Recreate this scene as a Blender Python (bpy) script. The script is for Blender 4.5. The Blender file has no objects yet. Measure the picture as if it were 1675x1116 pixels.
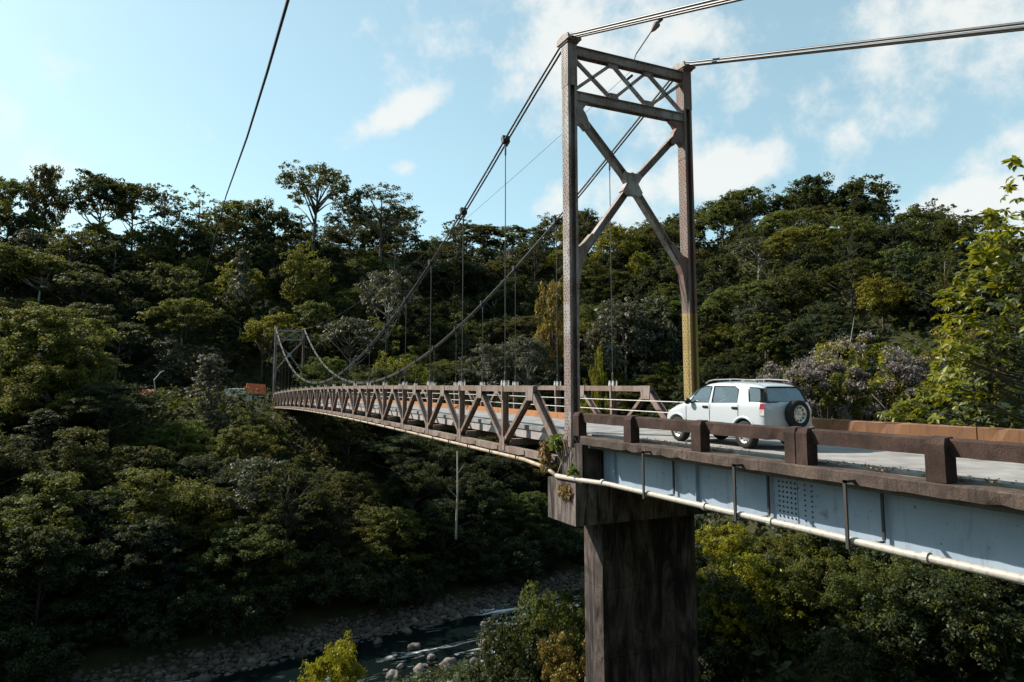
import bpy, bmesh, math, random
import numpy as np
from mathutils import Vector, Matrix
R = math.radians
SC = bpy.context.scene
COL = SC.collection

# ---------------------------------------------------------------- camera
CAMZ = 1.57                     # eye height above the road (road = z 0)
FPX, PPY, YAW, PIT = 1135.4, 508.0, R(25.43), R(6.1)     # focal length and principal row in photo pixels
cam = bpy.data.cameras.new('camera'); camo = bpy.data.objects.new('camera', cam); COL.objects.link(camo)
cam.sensor_width = 36; cam.lens = 36 * FPX / 1675; cam.shift_y = -(558 - PPY) / 1675
cam.clip_start = 0.1; cam.clip_end = 9000
camo.location = (0, 0, CAMZ); camo.rotation_euler = (R(90) + PIT, 0, -YAW)
SC.camera = camo
# ---------------------------------------------------------------- light
SUN_TO = Vector((-1.0, 1.2, 1.25)).normalized()       # towards the sun
SUN_EL = math.asin(SUN_TO.z); SUN_AZ = math.atan2(SUN_TO.x, SUN_TO.y)
sun = bpy.data.lights.new('sun', 'SUN'); sun.energy = 5.0; sun.angle = R(0.5); sun.color = (1, 0.93, 0.82)
suno = bpy.data.objects.new('sun', sun); COL.objects.link(suno)
suno.rotation_euler = (-SUN_TO).to_track_quat('-Z', 'Y').to_euler(); suno.location = (-30, 40, 60)
SC.view_settings.view_transform = 'Standard'; SC.view_settings.look = 'None'
SC.view_settings.exposure = 0.8; SC.view_settings.gamma = 1.0

F_ = Vector((math.sin(YAW) * math.cos(PIT), math.cos(YAW) * math.cos(PIT), math.sin(PIT)))
R_ = Vector((math.cos(YAW), -math.sin(YAW), 0)); U_ = R_.cross(F_)
def ray(x, y): return F_ + R_ * ((x - 837.5) / FPX) - U_ * ((y - PPY) / FPX)
def at(x, y, d): return Vector((0, 0, CAMZ)) + ray(x, y) * d          # world point at depth d
def proj(p):
    p = Vector(p) - Vector((0, 0, CAMZ)); z = p.dot(F_)
    return (837.5 + FPX * p.dot(R_) / z, PPY - FPX * p.dot(U_) / z, z)

world = bpy.data.worlds.new('World'); SC.world = world; world.use_nodes = True
def build_world():
    nt = world.node_tree; N = nt.nodes; L = nt.links; N.clear()
    out = N.new('ShaderNodeOutputWorld'); bg = N.new('ShaderNodeBackground')
    sky = N.new('ShaderNodeTexSky'); sky.sky_type = 'NISHITA'; sky.sun_disc = False
    sky.sun_elevation = SUN_EL; sky.sun_rotation = SUN_AZ; sky.altitude = 1000
    sky.air_density = 1.0; sky.dust_density = 1.5; sky.ozone_density = 1.0
    tc = N.new('ShaderNodeTexCoord')
    def vm(op, a, b=None):
        n = N.new('ShaderNodeVectorMath'); n.operation = op; L.new(a, n.inputs[0])
        if b is not None:
            if isinstance(b, bpy.types.NodeSocket): L.new(b, n.inputs[1])
            else: n.inputs[1].default_value = b
        return n
    def m(op, a, b=None, c=None):
        n = N.new('ShaderNodeMath'); n.operation = op
        for i, v in enumerate((a, b, c)):
            if v is None: continue
            if isinstance(v, bpy.types.NodeSocket): L.new(v, n.inputs[i])
            else: n.inputs[i].default_value = v
        return n.outputs[0]
    d = vm('NORMALIZE', tc.outputs['Generated']).outputs[0]
    noise = N.new('ShaderNodeTexNoise'); noise.inputs['Scale'].default_value = 8.5; noise.inputs['Detail'].default_value = 9
    noise.inputs['Roughness'].default_value = 0.62; L.new(d, noise.inputs['Vector'])
    noise2 = N.new('ShaderNodeTexNoise'); noise2.inputs['Scale'].default_value = 2.2; noise2.inputs['Detail'].default_value = 5
    L.new(vm('MULTIPLY', d, (1, 1, 3)).outputs[0], noise2.inputs['Vector'])
    nz = m('SUBTRACT', noise.outputs[0], 0.5)
    total = None
    # clouds: photo-frame centre, half size along/across, tilt, weight
    CL = [(1010, 70, 270, 130, -8, .74), (1560, 60, 300, 120, 5, .62), (830, 165, 230, 60, -12, .45), (672, 176, 95, 26, 30, 1.05),
          (663, 274, 30, 16, 0, .8), (1180, 285, 95, 42, 12, 1.15), (1010, 320, 120, 60, 0, .7), (1600, 325, 85, 40, 8, .95), (1640, 260, 120, 45, 12, .62),
          (-500, 150, 350, 90, 8, .6), (-900, 350, 250, 60, 0, .7), (2300, 200, 380, 110, 6, .8), (2100, -500, 500, 200, 0, .6), (400, -900, 500, 220, 10, .6)]
    for (x, y, a, b, t, w) in CL:
        c = ray(x, y).normalized(); rt = c.cross(Vector((0, 0, 1))).normalized(); up = rt.cross(c)
        t = R(t); u = (rt * math.cos(t) + up * math.sin(t)) / (a / FPX); v = (up * math.cos(t) - rt * math.sin(t)) / (b / FPX)
        du = vm('DOT_PRODUCT', d, tuple(u)).outputs['Value']; dv = vm('DOT_PRODUCT', d, tuple(v)).outputs['Value']
        front = m('GREATER_THAN', vm('DOT_PRODUCT', d, tuple(c)).outputs['Value'], 0.0)
        r2 = m('ADD', m('MULTIPLY', du, du), m('MULTIPLY', dv, dv))
        g = m('MULTIPLY', m('MULTIPLY', m('POWER', 2.718, m('MULTIPLY', r2, -0.8)), w), front)
        total = g if total is None else m('MAXIMUM', total, g)
    val = m('ADD', total, m('MULTIPLY', nz, 2.4))
    mr = N.new('ShaderNodeMapRange'); mr.interpolation_type = 'SMOOTHSTEP'; L.new(val, mr.inputs[0])
    mr.inputs[1].default_value = 0.30; mr.inputs[2].default_value = 0.9
    # thin high veil over the whole sky, then the clouds
    fv = m('ADD', m('MULTIPLY', noise2.outputs[0], 0.2), 0.25)
    tint = N.new('ShaderNodeMix'); tint.data_type = 'RGBA'; tint.blend_type = 'MULTIPLY'; tint.inputs[0].default_value = 1.0
    L.new(sky.outputs[0], tint.inputs[6]); tint.inputs[7].default_value = (1.03, 1.18, 0.99, 1)
    mv = N.new('ShaderNodeMix'); mv.data_type = 'RGBA'; L.new(fv, mv.inputs[0]); L.new(tint.outputs[2], mv.inputs[6]); mv.inputs[7].default_value = (3.9, 5.5, 5.8, 1)
    mx = N.new('ShaderNodeMix'); mx.data_type = 'RGBA'; L.new(m('MULTIPLY', mr.outputs[0], 0.88), mx.inputs[0]); L.new(mv.outputs[2], mx.inputs[6])
    mx.inputs[7].default_value = (5.3, 5.4, 5.25, 1)
    L.new(mx.outputs[2], bg.inputs[0]); bg.inputs[1].default_value = 0.102
    L.new(bg.outputs[0], out.inputs[0])
build_world()
SC.cycles.max_bounces = 6; SC.cycles.diffuse_bounces = 2; SC.cycles.glossy_bounces = 3; SC.cycles.transmission_bounces = 4; SC.cycles.transparent_max_bounces = 8
world.cycles.sampling_method = 'MANUAL'; world.cycles.sample_map_resolution = 256

# ---------------------------------------------------------------- helpers
def prop(o, label=None, cat=None, group=None, kind=None):
    if label: o['label'] = label
    if cat: o['category'] = cat
    if group: o['group'] = group
    if kind: o['kind'] = kind
    return o
def empty(name, loc=(0, 0, 0), label=None, cat=None, group=None, rotz=0, parent=None):
    o = bpy.data.objects.new(name, None); COL.objects.link(o); o.location = loc; o.rotation_euler = (0, 0, rotz)
    o.empty_display_size = 0.2
    if parent: o.parent = parent
    return prop(o, label, cat, group)
def link(name, mesh, parent=None, loc=(0, 0, 0), rotz=0):
    o = bpy.data.objects.new(name, mesh); COL.objects.link(o); o.location = loc
    if rotz: o.rotation_euler = (0, 0, rotz)
    if parent: o.parent = parent
    return o
class MB:
    def __init__(s, M=None): s.v = []; s.f = []; s.M = M; s.mi = []
    def add(s, vs, fs, mi=0):
        b = len(s.v)
        if s.M is not None: vs = [s.M @ Vector(p) for p in vs]
        s.v += [tuple(p) for p in vs]; s.f += [tuple(i + b for i in f) for f in fs]; s.mi += [mi] * len(fs)
        return s
    def box(s, a, b, mi=0):
        x0, y0, z0 = a; x1, y1, z1 = b
        return s.add([(x0, y0, z0), (x1, y0, z0), (x1, y1, z0), (x0, y1, z0), (x0, y0, z1), (x1, y0, z1), (x1, y1, z1), (x0, y1, z1)],
                     [(0, 3, 2, 1), (4, 5, 6, 7), (0, 1, 5, 4), (1, 2, 6, 5), (2, 3, 7, 6), (3, 0, 4, 7)], mi)
    def cbox(s, a, b, c, mi=0):                       # box with chamfered long/top edges (c = chamfer)
        x0, y0, z0 = a; x1, y1, z1 = b
        ring = [(x0, z0), (x1, z0), (x1, z1 - c), (x1 - c, z1), (x0 + c, z1), (x0, z1 - c)]
        n = len(ring); vs = []
        for y in (y0, y1): vs += [(x, y, z) for x, z in ring]
        fs = [tuple(range(n)), tuple(range(2 * n - 1, n - 1, -1))] + [(i + n, (i + 1) % n + n, (i + 1) % n, i) for i in range(n)]
        return s.add(vs, fs, mi)
    def bar(s, p, q, side, w, h, mi=0):               # rectangular bar p->q; w along 'side', h across
        p = Vector(p); q = Vector(q); d = (q - p).normalized(); u = Vector(side); u = (u - d * u.dot(d)).normalized(); v = d.cross(u)
        u = u * w / 2; v = v * h / 2
        vs = [p - u - v, p + u - v, p + u + v, p - u + v, q - u - v, q + u - v, q + u + v, q - u + v]
        return s.add(vs, [(0, 3, 2, 1), (4, 5, 6, 7), (0, 1, 5, 4), (1, 2, 6, 5), (2, 3, 7, 6), (3, 0, 4, 7)], mi)
    def tube(s, pts, r, n=8, mi=0, cap=True):
        pts = [Vector(p) for p in pts]; rs = r if isinstance(r, (list, tuple)) else [r] * len(pts)
        vs = []; fs = []; u = None
        for i, p in enumerate(pts):
            d = (pts[min(i + 1, len(pts) - 1)] - pts[max(i - 1, 0)]).normalized()
            if u is None:
                u = d.orthogonal().normalized()
            u = (u - d * u.dot(d)).normalized(); v = d.cross(u)
            vs += [p + (u * math.cos(2 * math.pi * k / n) + v * math.sin(2 * math.pi * k / n)) * rs[i] for k in range(n)]
        for i in range(len(pts) - 1):
            for k in range(n):
                a = i * n + k; b = i * n + (k + 1) % n
                fs.append((a, b, b + n, a + n))
        if cap: fs.append(tuple(range(n - 1, -1, -1))); fs.append(tuple((len(pts) - 1) * n + k for k in range(n)))
        return s.add(vs, fs, mi)
    def prism(s, poly, d, mi=0):                      # closed 3-D polygon extruded by vector d
        d = Vector(d); n = len(poly); a = [Vector(p) for p in poly]; vs = a + [p + d for p in a]
        return s.add(vs, [tuple(range(n - 1, -1, -1)), tuple(range(n, 2 * n))] + [(i, (i + 1) % n, (i + 1) % n + n, i + n) for i in range(n)], mi)
    def lathe(s, prof, axis='x', n=24, c=(0, 0, 0), mi=0):   # prof: (along, radius)
        vs = []; fs = []
        for (a, r) in prof:
            for k in range(n):
                t = 2 * math.pi * k / n; p = (a, r * math.cos(t), r * math.sin(t))
                if axis == 'z': p = (p[1], p[2], p[0])
                if axis == 'y': p = (p[2], p[0], p[1])
                vs.append((p[0] + c[0], p[1] + c[1], p[2] + c[2]))
        for i in range(len(prof) - 1):
            for k in range(n):
                a = i * n + k; b = i * n + (k + 1) % n; fs.append((a, b, b + n, a + n))
        return s.add(vs, fs, mi)
    def mesh(s, name, mats, smooth=False, fix=True):
        me = bpy.data.meshes.new(name); me.from_pydata(s.v, [], s.f)
        mats = mats if isinstance(mats, (list, tuple)) else [mats]
        for mt in mats: me.materials.append(mt)
        if len(mats) > 1: me.polygons.foreach_set('material_index', s.mi)
        if fix and len(s.f) < 60000:
            bm = bmesh.new(); bm.from_mesh(me); bmesh.ops.recalc_face_normals(bm, faces=bm.faces); bm.to_mesh(me); bm.free()
        if smooth: me.polygons.foreach_set('use_smooth', [True] * len(me.polygons))
        me.update(); return me
    def build(s, name, mats, parent=None, smooth=False, loc=None, rotz=0):
        me = s.mesh(name, mats, smooth)
        o = link(name, me, parent, (0, 0, 0), rotz)
        if loc is not None: o.location = loc
        elif parent is not None and parent.type == 'EMPTY' and parent.get('worldbuilt'): o.location = -parent.matrix_basis.translation
        return o
def wthing(name, loc, label, cat, group=None):
    o = empty(name, loc, label, cat, group); o['worldbuilt'] = 1
    return o
def npmesh(name, V, F, mat, smooth=False):
    V = np.asarray(V, dtype=np.float32); F = np.asarray(F, dtype=np.int32); k = F.shape[1]
    me = bpy.data.meshes.new(name); me.vertices.add(len(V)); me.vertices.foreach_set('co', V.ravel())
    me.loops.add(F.size); me.loops.foreach_set('vertex_index', F.ravel())
    me.polygons.add(len(F)); me.polygons.foreach_set('loop_start', np.arange(0, F.size, k, dtype=np.int32))
    me.polygons.foreach_set('loop_total', np.full(len(F), k, dtype=np.int32))
    if smooth: me.polygons.foreach_set('use_smooth', np.ones(len(F), dtype=bool))
    me.materials.append(mat); me.update(calc_edges=True); return me

# ---------------------------------------------------------------- materials
class NT:
    def __init__(s, name):
        s.m = bpy.data.materials.new(name); s.m.use_nodes = True; s.nt = s.m.node_tree; s.N = s.nt.nodes; s.L = s.nt.links
        s.b = s.N['Principled BSDF']; s.out = s.N['Material Output']
    def n(s, t, **kw):
        x = s.N.new(t)
        for k, v in kw.items(): setattr(x, k, v)
        return x
    def set(s, sock, v):
        if isinstance(v, bpy.types.NodeSocket): s.L.new(v, sock)
        else: sock.default_value = v
    def coord(s, kind='Object', scale=(1, 1, 1)):
        tc = s.n('ShaderNodeTexCoord'); mp = s.n('ShaderNodeMapping'); s.L.new(tc.outputs[kind], mp.inputs[0]); mp.inputs['Scale'].default_value = scale
        return mp.outputs[0]
    def noise(s, vec, scale, detail=4, rough=.55, dist=0):
        x = s.n('ShaderNodeTexNoise'); s.L.new(vec, x.inputs['Vector']); x.inputs['Scale'].default_value = scale
        x.inputs['Detail'].default_value = detail; x.inputs['Roughness'].default_value = rough; x.inputs['Distortion'].default_value = dist
        return x.outputs[0]
    def ramp(s, fac, stops):
        x = s.n('ShaderNodeValToRGB'); s.L.new(fac, x.inputs[0]); e = x.color_ramp.elements
        while len(e) < len(stops): e.new(0.5)
        for el, (p, c) in zip(e, stops): el.position = p; el.color = (*c, 1) if len(c) == 3 else c
        return x.outputs[0]
    def mix(s, fac, a, b, mode='MIX'):
        x = s.n('ShaderNodeMix', data_type='RGBA', blend_type=mode); s.set(x.inputs[0], fac)
        for i, v in ((6, a), (7, b)): s.set(x.inputs[i], v if isinstance(v, bpy.types.NodeSocket) else (*v, 1))
        return x.outputs[2]
    def step(s, fac, lo, hi):
        x = s.n('ShaderNodeMapRange'); s.L.new(fac, x.inputs[0]); x.inputs[1].default_value = lo; x.inputs[2].default_value = hi
        return x.outputs[0]
    def bump(s, h, strength=.4, dist=.02):
        x = s.n('ShaderNodeBump'); s.L.new(h, x.inputs['Height']); x.inputs['Strength'].default_value = strength; x.inputs['Distance'].default_value = dist
        s.L.new(x.outputs[0], s.b.inputs['Normal'])
    def fin(s, col=None, rough=.7, metal=0, spec=.4):
        if col is not None: s.set(s.b.inputs['Base Color'], col if isinstance(col, bpy.types.NodeSocket) else (*col, 1))
        s.set(s.b.inputs['Roughness'], rough); s.set(s.b.inputs['Metallic'], metal); s.b.inputs['Specular IOR Level'].default_value = spec
        return s.m
MAT = {}
def plain(name, col, rough=.6, metal=0, spec=.4, var=.25, scale=6):
    t = NT(name); c = t.coord(); f = t.noise(c, scale, 5)
    a = tuple(x * (1 - var) for x in col); b = tuple(min(1, x * (1 + var)) for x in col)
    MAT[name] = t.fin(t.mix(f, a, b), rough, metal, spec); return MAT[name]
def steel(name, base, dark, rust, rust_amt=.5, streak=1.0):
    t = NT(name); c = t.coord('Object'); cs = t.coord('Object', (7, 7, .7))
    big = t.noise(c, 1.1, 5, .6); fine = t.noise(c, 22, 5, .65); st = t.noise(cs, 1.6, 5, .6)
    mid = t.noise(c, 6, 5, .7); col = t.mix(t.step(fine, .3, .75), tuple(x * .6 for x in base), tuple(min(1, x * 1.12) for x in base)); col = t.mix(t.step(mid, .55, .7), col, tuple(x * .5 for x in base))
    col = t.mix(t.step(st, .52, .72), col, dark)
    rm = t.n('ShaderNodeMath', operation='MULTIPLY'); t.L.new(t.step(big, .62 - .22 * rust_amt, .78 - .2 * rust_amt), rm.inputs[0]); t.L.new(t.step(fine, .38, .58), rm.inputs[1])
    col = t.mix(rm.outputs[0], col, rust)
    t.bump(fine, .35, .01); MAT[name] = t.fin(col, .62, .0, .35); return MAT[name]
steel('tower_steel', (.37, .345, .335), (.07, .054, .048), (.12, .062, .044), 1.05)
steel('rusty_steel', (.20, .145, .13), (.07, .05, .043), (.15, .06, .038), .9)
steel('truss_steel', (.28, .225, .20), (.052, .039, .034), (.12, .06, .04), 1.1)
steel('yellow_steel', (.34, .25, .085), (.20, .13, .05), (.20, .10, .04), .35)
steel('rail_rust', (.20, .085, .03), (.035, .026, .02), (.11, .05, .022), 1.3)
plain('dark_iron', (.045, .042, .042), .55)
plain('rivet_iron', (.17, .145, .135), .6)  # rust and the small shadow round each head put into the colour
plain('black_iron', (.02, .02, .021), .5)
plain('cable_steel', (.06, .057, .055), .42, .2, .5, .25, 30)
plain('galvanised', (.46, .45, .43), .5, .3)
plain('timber_curb', (.33, .15, .065), .75, 0, .2, .4, 9)
plain('pale_board', (.32, .29, .29), .8, 0, .2, .4, 5)
def m_concrete(name, a, b, stain, stain_lo, stain_hi, fine_scale=26, bumpd=.015, streak=(5, 5, .55)):
    t = NT(name); c = t.coord('Object'); cs = t.coord('Object', streak)
    f = t.noise(c, fine_scale, 6, .7); g = t.noise(c, 1.4, 4); st = t.noise(cs, 1.3, 8, .72, 1.1)
    col = t.mix(t.step(f, .3, .7), a, b); col = t.mix(t.step(g, .35, .75), col, tuple(x * .6 for x in a))
    col = t.mix(t.step(st, stain_lo, stain_hi), col, stain); t.bump(f, .6, bumpd)
    MAT[name] = t.fin(col, .9, 0, .2); return MAT[name]
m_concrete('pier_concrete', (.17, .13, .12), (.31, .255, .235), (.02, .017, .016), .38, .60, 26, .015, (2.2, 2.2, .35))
m_concrete('pier_dark', (.095, .072, .064), (.22, .172, .155), (.014, .012, .011), .34, .58, 30, .03, (1.7, 1.7, .3))  # column concrete: real stains, plus front-face shade put into the colour
m_concrete('parapet_concrete', (.036, .021, .017), (.105, .065, .053), (.02, .014, .012), .5, .75, 40, .03, (3, 3, 1.5))
m_concrete('slab_concrete', (.06, .044, .037), (.16, .115, .095), (.028, .021, .018), .48, .7, 30, .03)
m_concrete('haunch_concrete', (.13, .125, .10), (.2, .19, .155), (.06, .055, .045), .5, .75)
m_concrete('asphalt', (.24, .23, .222), (.37, .355, .34), (.13, .123, .118), .58, .8, 60, .01, (.6, .25, 1))
m_concrete('deck_road', (.22, .22, .225), (.33, .33, .33), (.13, .13, .13), .58, .75, 40, .01, (.5, 1.4, 1))
def m_girder():
    t = NT('girder_paint'); c = t.coord(); f = t.noise(c, 5.5, 6, .6); g = t.noise(c, 1.2, 4); sp = t.noise(c, 9, 2, .5)
    col = t.mix(t.step(g, .3, .7), (.25, .31, .39), (.32, .385, .46)); col = t.mix(t.step(sp, .69, .72), col, (.05, .06, .075))
    col = t.mix(t.step(f, .62, .75), col, (.2, .24, .28)); stv = t.noise(t.coord('Object', (4, 4, .35)), 1.5, 6, .65, .5); col = t.mix(t.step(stv, .56, .85), col, (.13, .14, .15)); rz = t.noise(c, 2.3, 6, .7); col = t.mix(t.step(rz, .66, .78), col, (.17, .12, .09)); MAT['girder_paint'] = t.fin(col, .55, 0, .4)
m_girder()
def m_pipe():
    t = NT('pipe_paint'); c = t.coord(); f = t.noise(c, 3, 5, .6); g = t.noise(c, 14, 5)
    col = t.mix(t.step(f, .4, .7), (.35, .295, .23), (.23, .14, .08)); col = t.mix(t.step(g, .6, .75), col, (.2, .13, .09))
    MAT['pipe_paint'] = t.fin(col, .5, 0, .4)
    t = NT('pipe_pale'); c = t.coord(); g = t.noise(c, 10, 5)
    MAT['pipe_pale'] = t.fin(t.mix(t.step(g, .5, .75), (.37, .345, .30), (.20, .165, .125)), .5, 0, .4)
m_pipe()
def m_leaf(name, stops, tr=.35, spec=.3, rough=.5, fcol=(.16, .15, .02)):
    """per-tree hue, per-leaf value; part of the light passes through the leaf"""
    t = NT(name); oi = t.n('ShaderNodeObjectInfo'); col = t.ramp(oi.outputs['Random'], stops)
    ge = t.n('ShaderNodeNewGeometry'); hs = t.n('ShaderNodeHueSaturation'); t.L.new(col, hs.inputs['Color'])
    v = t.n('ShaderNodeMapRange'); t.L.new(ge.outputs['Random Per Island'], v.inputs[0]); v.inputs[3].default_value = .45; v.inputs[4].default_value = 1.55
    h = t.n('ShaderNodeMapRange'); t.L.new(t.noise(t.coord(), .8, 2), h.inputs[0]); h.inputs[3].default_value = .475; h.inputs[4].default_value = .525
    t.L.new(v.outputs[0], hs.inputs['Value']); t.L.new(h.outputs[0], hs.inputs['Hue'])
    t.fin(hs.outputs[0], rough, 0, spec)
    tl = t.n('ShaderNodeBsdfTranslucent'); t.L.new(t.mix(.5, hs.outputs[0], fcol), tl.inputs[0])
    ms = t.n('ShaderNodeMixShader'); ms.inputs[0].default_value = tr; t.L.new(t.b.outputs[0], ms.inputs[1]); t.L.new(tl.outputs[0], ms.inputs[2])
    t.L.new(ms.outputs[0], t.out.inputs[0]); MAT[name] = t.m; return t.m
m_leaf('leaf_dark', [(0, (.012, .026, .019)), (.35, (.016, .032, .020)), (.65, (.024, .040, .018)), (.88, (.05, .054, .016)), (1, (.066, .052, .022))], .4, .10, .6)
m_leaf('leaf_olive', [(0, (.048, .078, .024)), (.5, (.075, .095, .025)), (1, (.115, .115, .022))], .48, .14, .6)
m_leaf('leaf_pale', [(0, (.065, .078, .048)), (.5, (.085, .086, .058)), (1, (.10, .095, .07))], .25, .2, .55)
m_leaf('leaf_yellow', [(0, (.13, .14, .015)), (.5, (.17, .16, .015)), (1, (.19, .16, .02))], .45, .15, .6)
m_leaf('leaf_bright', [(0, (.075, .12, .018)), (1, (.10, .15, .02))], .45, .15, .6)
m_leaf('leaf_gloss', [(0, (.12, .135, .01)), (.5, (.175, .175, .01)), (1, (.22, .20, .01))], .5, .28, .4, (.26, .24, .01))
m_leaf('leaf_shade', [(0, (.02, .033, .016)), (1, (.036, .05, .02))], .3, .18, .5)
m_leaf('leaf_amber', [(0, (.17, .12, .02)), (1, (.22, .14, .025))], .4)
m_leaf('leaf_mauve', [(0, (.17, .147, .135)), (1, (.235, .205, .19))], .2, .1, .8, (.25, .18, .15))
m_leaf('leaf_dry', [(0, (.22, .14, .07)), (1, (.30, .19, .09))], .25, .1, .8)
plain('bark', (.10, .085, .07), .9, 0, .1, .45, 5)
plain('bark_pale', (.36, .33, .29), .85, 0, .1, .35, 5)
def m_ground():
    t = NT('forest_floor'); c = t.coord(); f = t.noise(c, .35, 6); g = t.noise(c, 3, 5)
    col = t.mix(t.step(f, .35, .7), (.022, .026, .012), (.05, .046, .022)); col = t.mix(t.step(g, .55, .75), col, (.07, .055, .03))
    t.bump(g, .5, .2); MAT['forest_floor'] = t.fin(col, .95, 0, .1)
    t = NT('stone'); oi = t.n('ShaderNodeObjectInfo'); ge = t.n('ShaderNodeNewGeometry'); c = t.coord(); f = t.noise(c, 3, 5)
    col = t.ramp(ge.outputs['Random Per Island'], [(0, (.03, .025, .022)), (.5, (.06, .046, .04)), (.8, (.085, .064, .054)), (1, (.14, .115, .10))])
    col = t.mix(t.step(f, .4, .8), col, (.08, .07, .06)); t.bump(f, .5, .05); MAT['stone'] = t.fin(col, .85, 0, .3)
    t = NT('boulder_stone'); c = t.coord(); f = t.noise(c, 2.4, 6); oi = t.n('ShaderNodeObjectInfo')
    col = t.ramp(oi.outputs['Random'], [(0, (.10, .085, .076)), (.5, (.15, .125, .11)), (1, (.20, .18, .16))]); col = t.mix(t.step(f, .42, .7), col, (.05, .043, .04))
    t.bump(f, .6, .08); MAT['boulder_stone'] = t.fin(col, .8, 0, .3)
    t = NT('river_water'); c = t.coord('Object', (.5, 1.3, 1)); w = t.noise(c, 1.4, 6, .6, .6); fo = t.noise(t.coord('Object', (.22, .8, 1)), .55, 7, .68, 1.0); pat = t.noise(t.coord(), .075, 3, .5)
    mk = t.n('ShaderNodeMath', operation='MULTIPLY'); t.L.new(t.step(fo, .52, .62), mk.inputs[0]); t.L.new(t.step(pat, .42, .55), mk.inputs[1])
    col = t.mix(mk.outputs[0], (.004, .008, .008), (.62, .66, .68)); t.bump(w, .22, .06)
    ro = t.n('ShaderNodeMapRange'); t.L.new(mk.outputs[0], ro.inputs[0]); ro.inputs[3].default_value = .12; ro.inputs[4].default_value = .8
    MAT['river_water'] = t.fin(col, ro.outputs[0], 0, .5)
m_ground()

# ---------------------------------------------------------------- terrain
def sstep(a, b, x):
    t = np.clip((x - a) / (b - a), 0, 1); return t * t * (3 - 2 * t)
SKY_X = [-200, 0, 100, 200, 300, 400, 520, 640, 700, 760, 860, 950, 1050, 1140, 1200, 1300, 1400, 1500, 1600, 1675, 1900]
SKY_Y = [330, 325, 345, 352, 350, 350, 345, 352, 388, 372, 362, 356, 352, 348, 322, 300, 298, 318, 340, 352, 380]
_ph = []; _el = []
for _x, _y in zip(SKY_X, SKY_Y):
    d = ray(_x, _y); _ph.append(math.degrees(math.atan2(d.x, d.y))); _el.append(d.z / math.hypot(d.x, d.y))
RIVER_Z = -24.0
def far_shore(X): return 69.5 + .21 * X
def ground_z(X, Y):
    X = np.asarray(X, float); Y = np.asarray(Y, float)
    t = Y - far_shore(np.minimum(X, 90)); Rr = np.hypot(X, Y); ph = np.degrees(np.arctan2(X, np.maximum(Y, 1e-3) if False else Y))
    u = -(t + 14)
    near = np.interp(u, [0, 3, 12, 24, 33, 46, 56, 66, 74, 400], [-24.3, -23, -20, -16.5, -13.5, -11.2, -8.2, -3.5, -.8, 0])
    rs = sstep(16, 35, X) * (1 - sstep(30, 48, Y)); near = near * (1 - rs) + np.maximum(near, -1.6) * rs
    far = np.interp(t, [0, 3.5, 8, 60, 400], [-24.2, -23.4, -21.3, -1.9, -1.7])
    z = np.where(t > 0, far, np.where(t < -14, near, -25.0))
    fill = sstep(70, 110, X) * sstep(30, 60, Y); z = z * (1 - fill) + np.maximum(z, -3.0) * fill
    r0 = np.interp(ph, [0, 25, 40, 55, 75, 100], [154, 150, 125, 100, 90, 90]); r1 = np.interp(ph, [0, 10, 25, 40, 60], [228, 228, 236, 226, 196])
    top = CAMZ + np.interp(ph, _ph, _el) * r1 - 12.5
    top = np.where(np.abs(ph) > 95, 0, top)
    k = np.clip((Rr - r0) / (r1 - r0), 0, 1); k = k * .75 + .25 * k * k * (3 - 2 * k)
    hill = (top + 1.7) * k * (1 - .35 * sstep(260, 900, Rr))
    wob = np.sin(X * .11 + Y * .07) * np.sin(Y * .09 - X * .05 + 1.3) * 1.4 + np.sin(X * .31 + 2) * np.sin(Y * .27) * .5
    hm = np.maximum((t > 0) * 1.0, sstep(62, 88, X) * sstep(20, 40, Y))
    z = z + hill * hm + wob * np.where((t > 9), sstep(9, 25, t) * (1 - .9 * sstep(50, 58, t) * (1 - sstep(0, 12, Rr - r0))), np.where(u > 4, .45, 0))
    back = sstep(24, 85, -Y); z = z + back * (52 + 6 * np.sin(X * .03)) * (1 - sstep(300, 900, Rr) * .5)  # unseen hill added behind the camera to hold back sky light
    return z
def gz(x, y): return float(ground_z(x, y))
def build_ground():
    def axis(a, b, st, lo, hi):
        c = list(np.arange(a, b + .1, st)); s = st; x = c[-1]; up = []
        while x < hi: s *= 1.35; x += s; up.append(x)
        s = st; x = a; dn = []
        while x > lo: s *= 1.35; x -= s; dn.append(x)
        return np.array(dn[::-1] + c + up)
    xs = axis(-110, 250, 2.4, -2500, 3000); ys = axis(-20, 250, 2.4, -900, 3500)
    XX, YY = np.meshgrid(xs, ys); ZZ = ground_z(XX, YY)
    V = np.stack([XX.ravel(), YY.ravel(), ZZ.ravel()], 1); nx = len(xs); ny = len(ys)
    i = np.arange((nx) * (ny)).reshape(ny, nx); Fq = np.stack([i[:-1, :-1], i[:-1, 1:], i[1:, 1:], i[1:, :-1]], -1).reshape(-1, 4)
    o = link('ground', npmesh('ground', V, Fq, MAT['forest_floor'], True)); prop(o, kind='structure')
    n = 60; xs = np.linspace(-160, 160, n); V = []
    for x in xs:
        yf = far_shore(min(x, 90)); V += [(x, yf - 16.5, RIVER_Z), (x, yf + 1.6, RIVER_Z)]
    o = link('river', npmesh('river', V, [(2 * k, 2 * k + 2, 2 * k + 3, 2 * k + 1) for k in range(n - 1)], MAT['river_water'], True)); prop(o, kind='structure')
build_ground()

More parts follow.
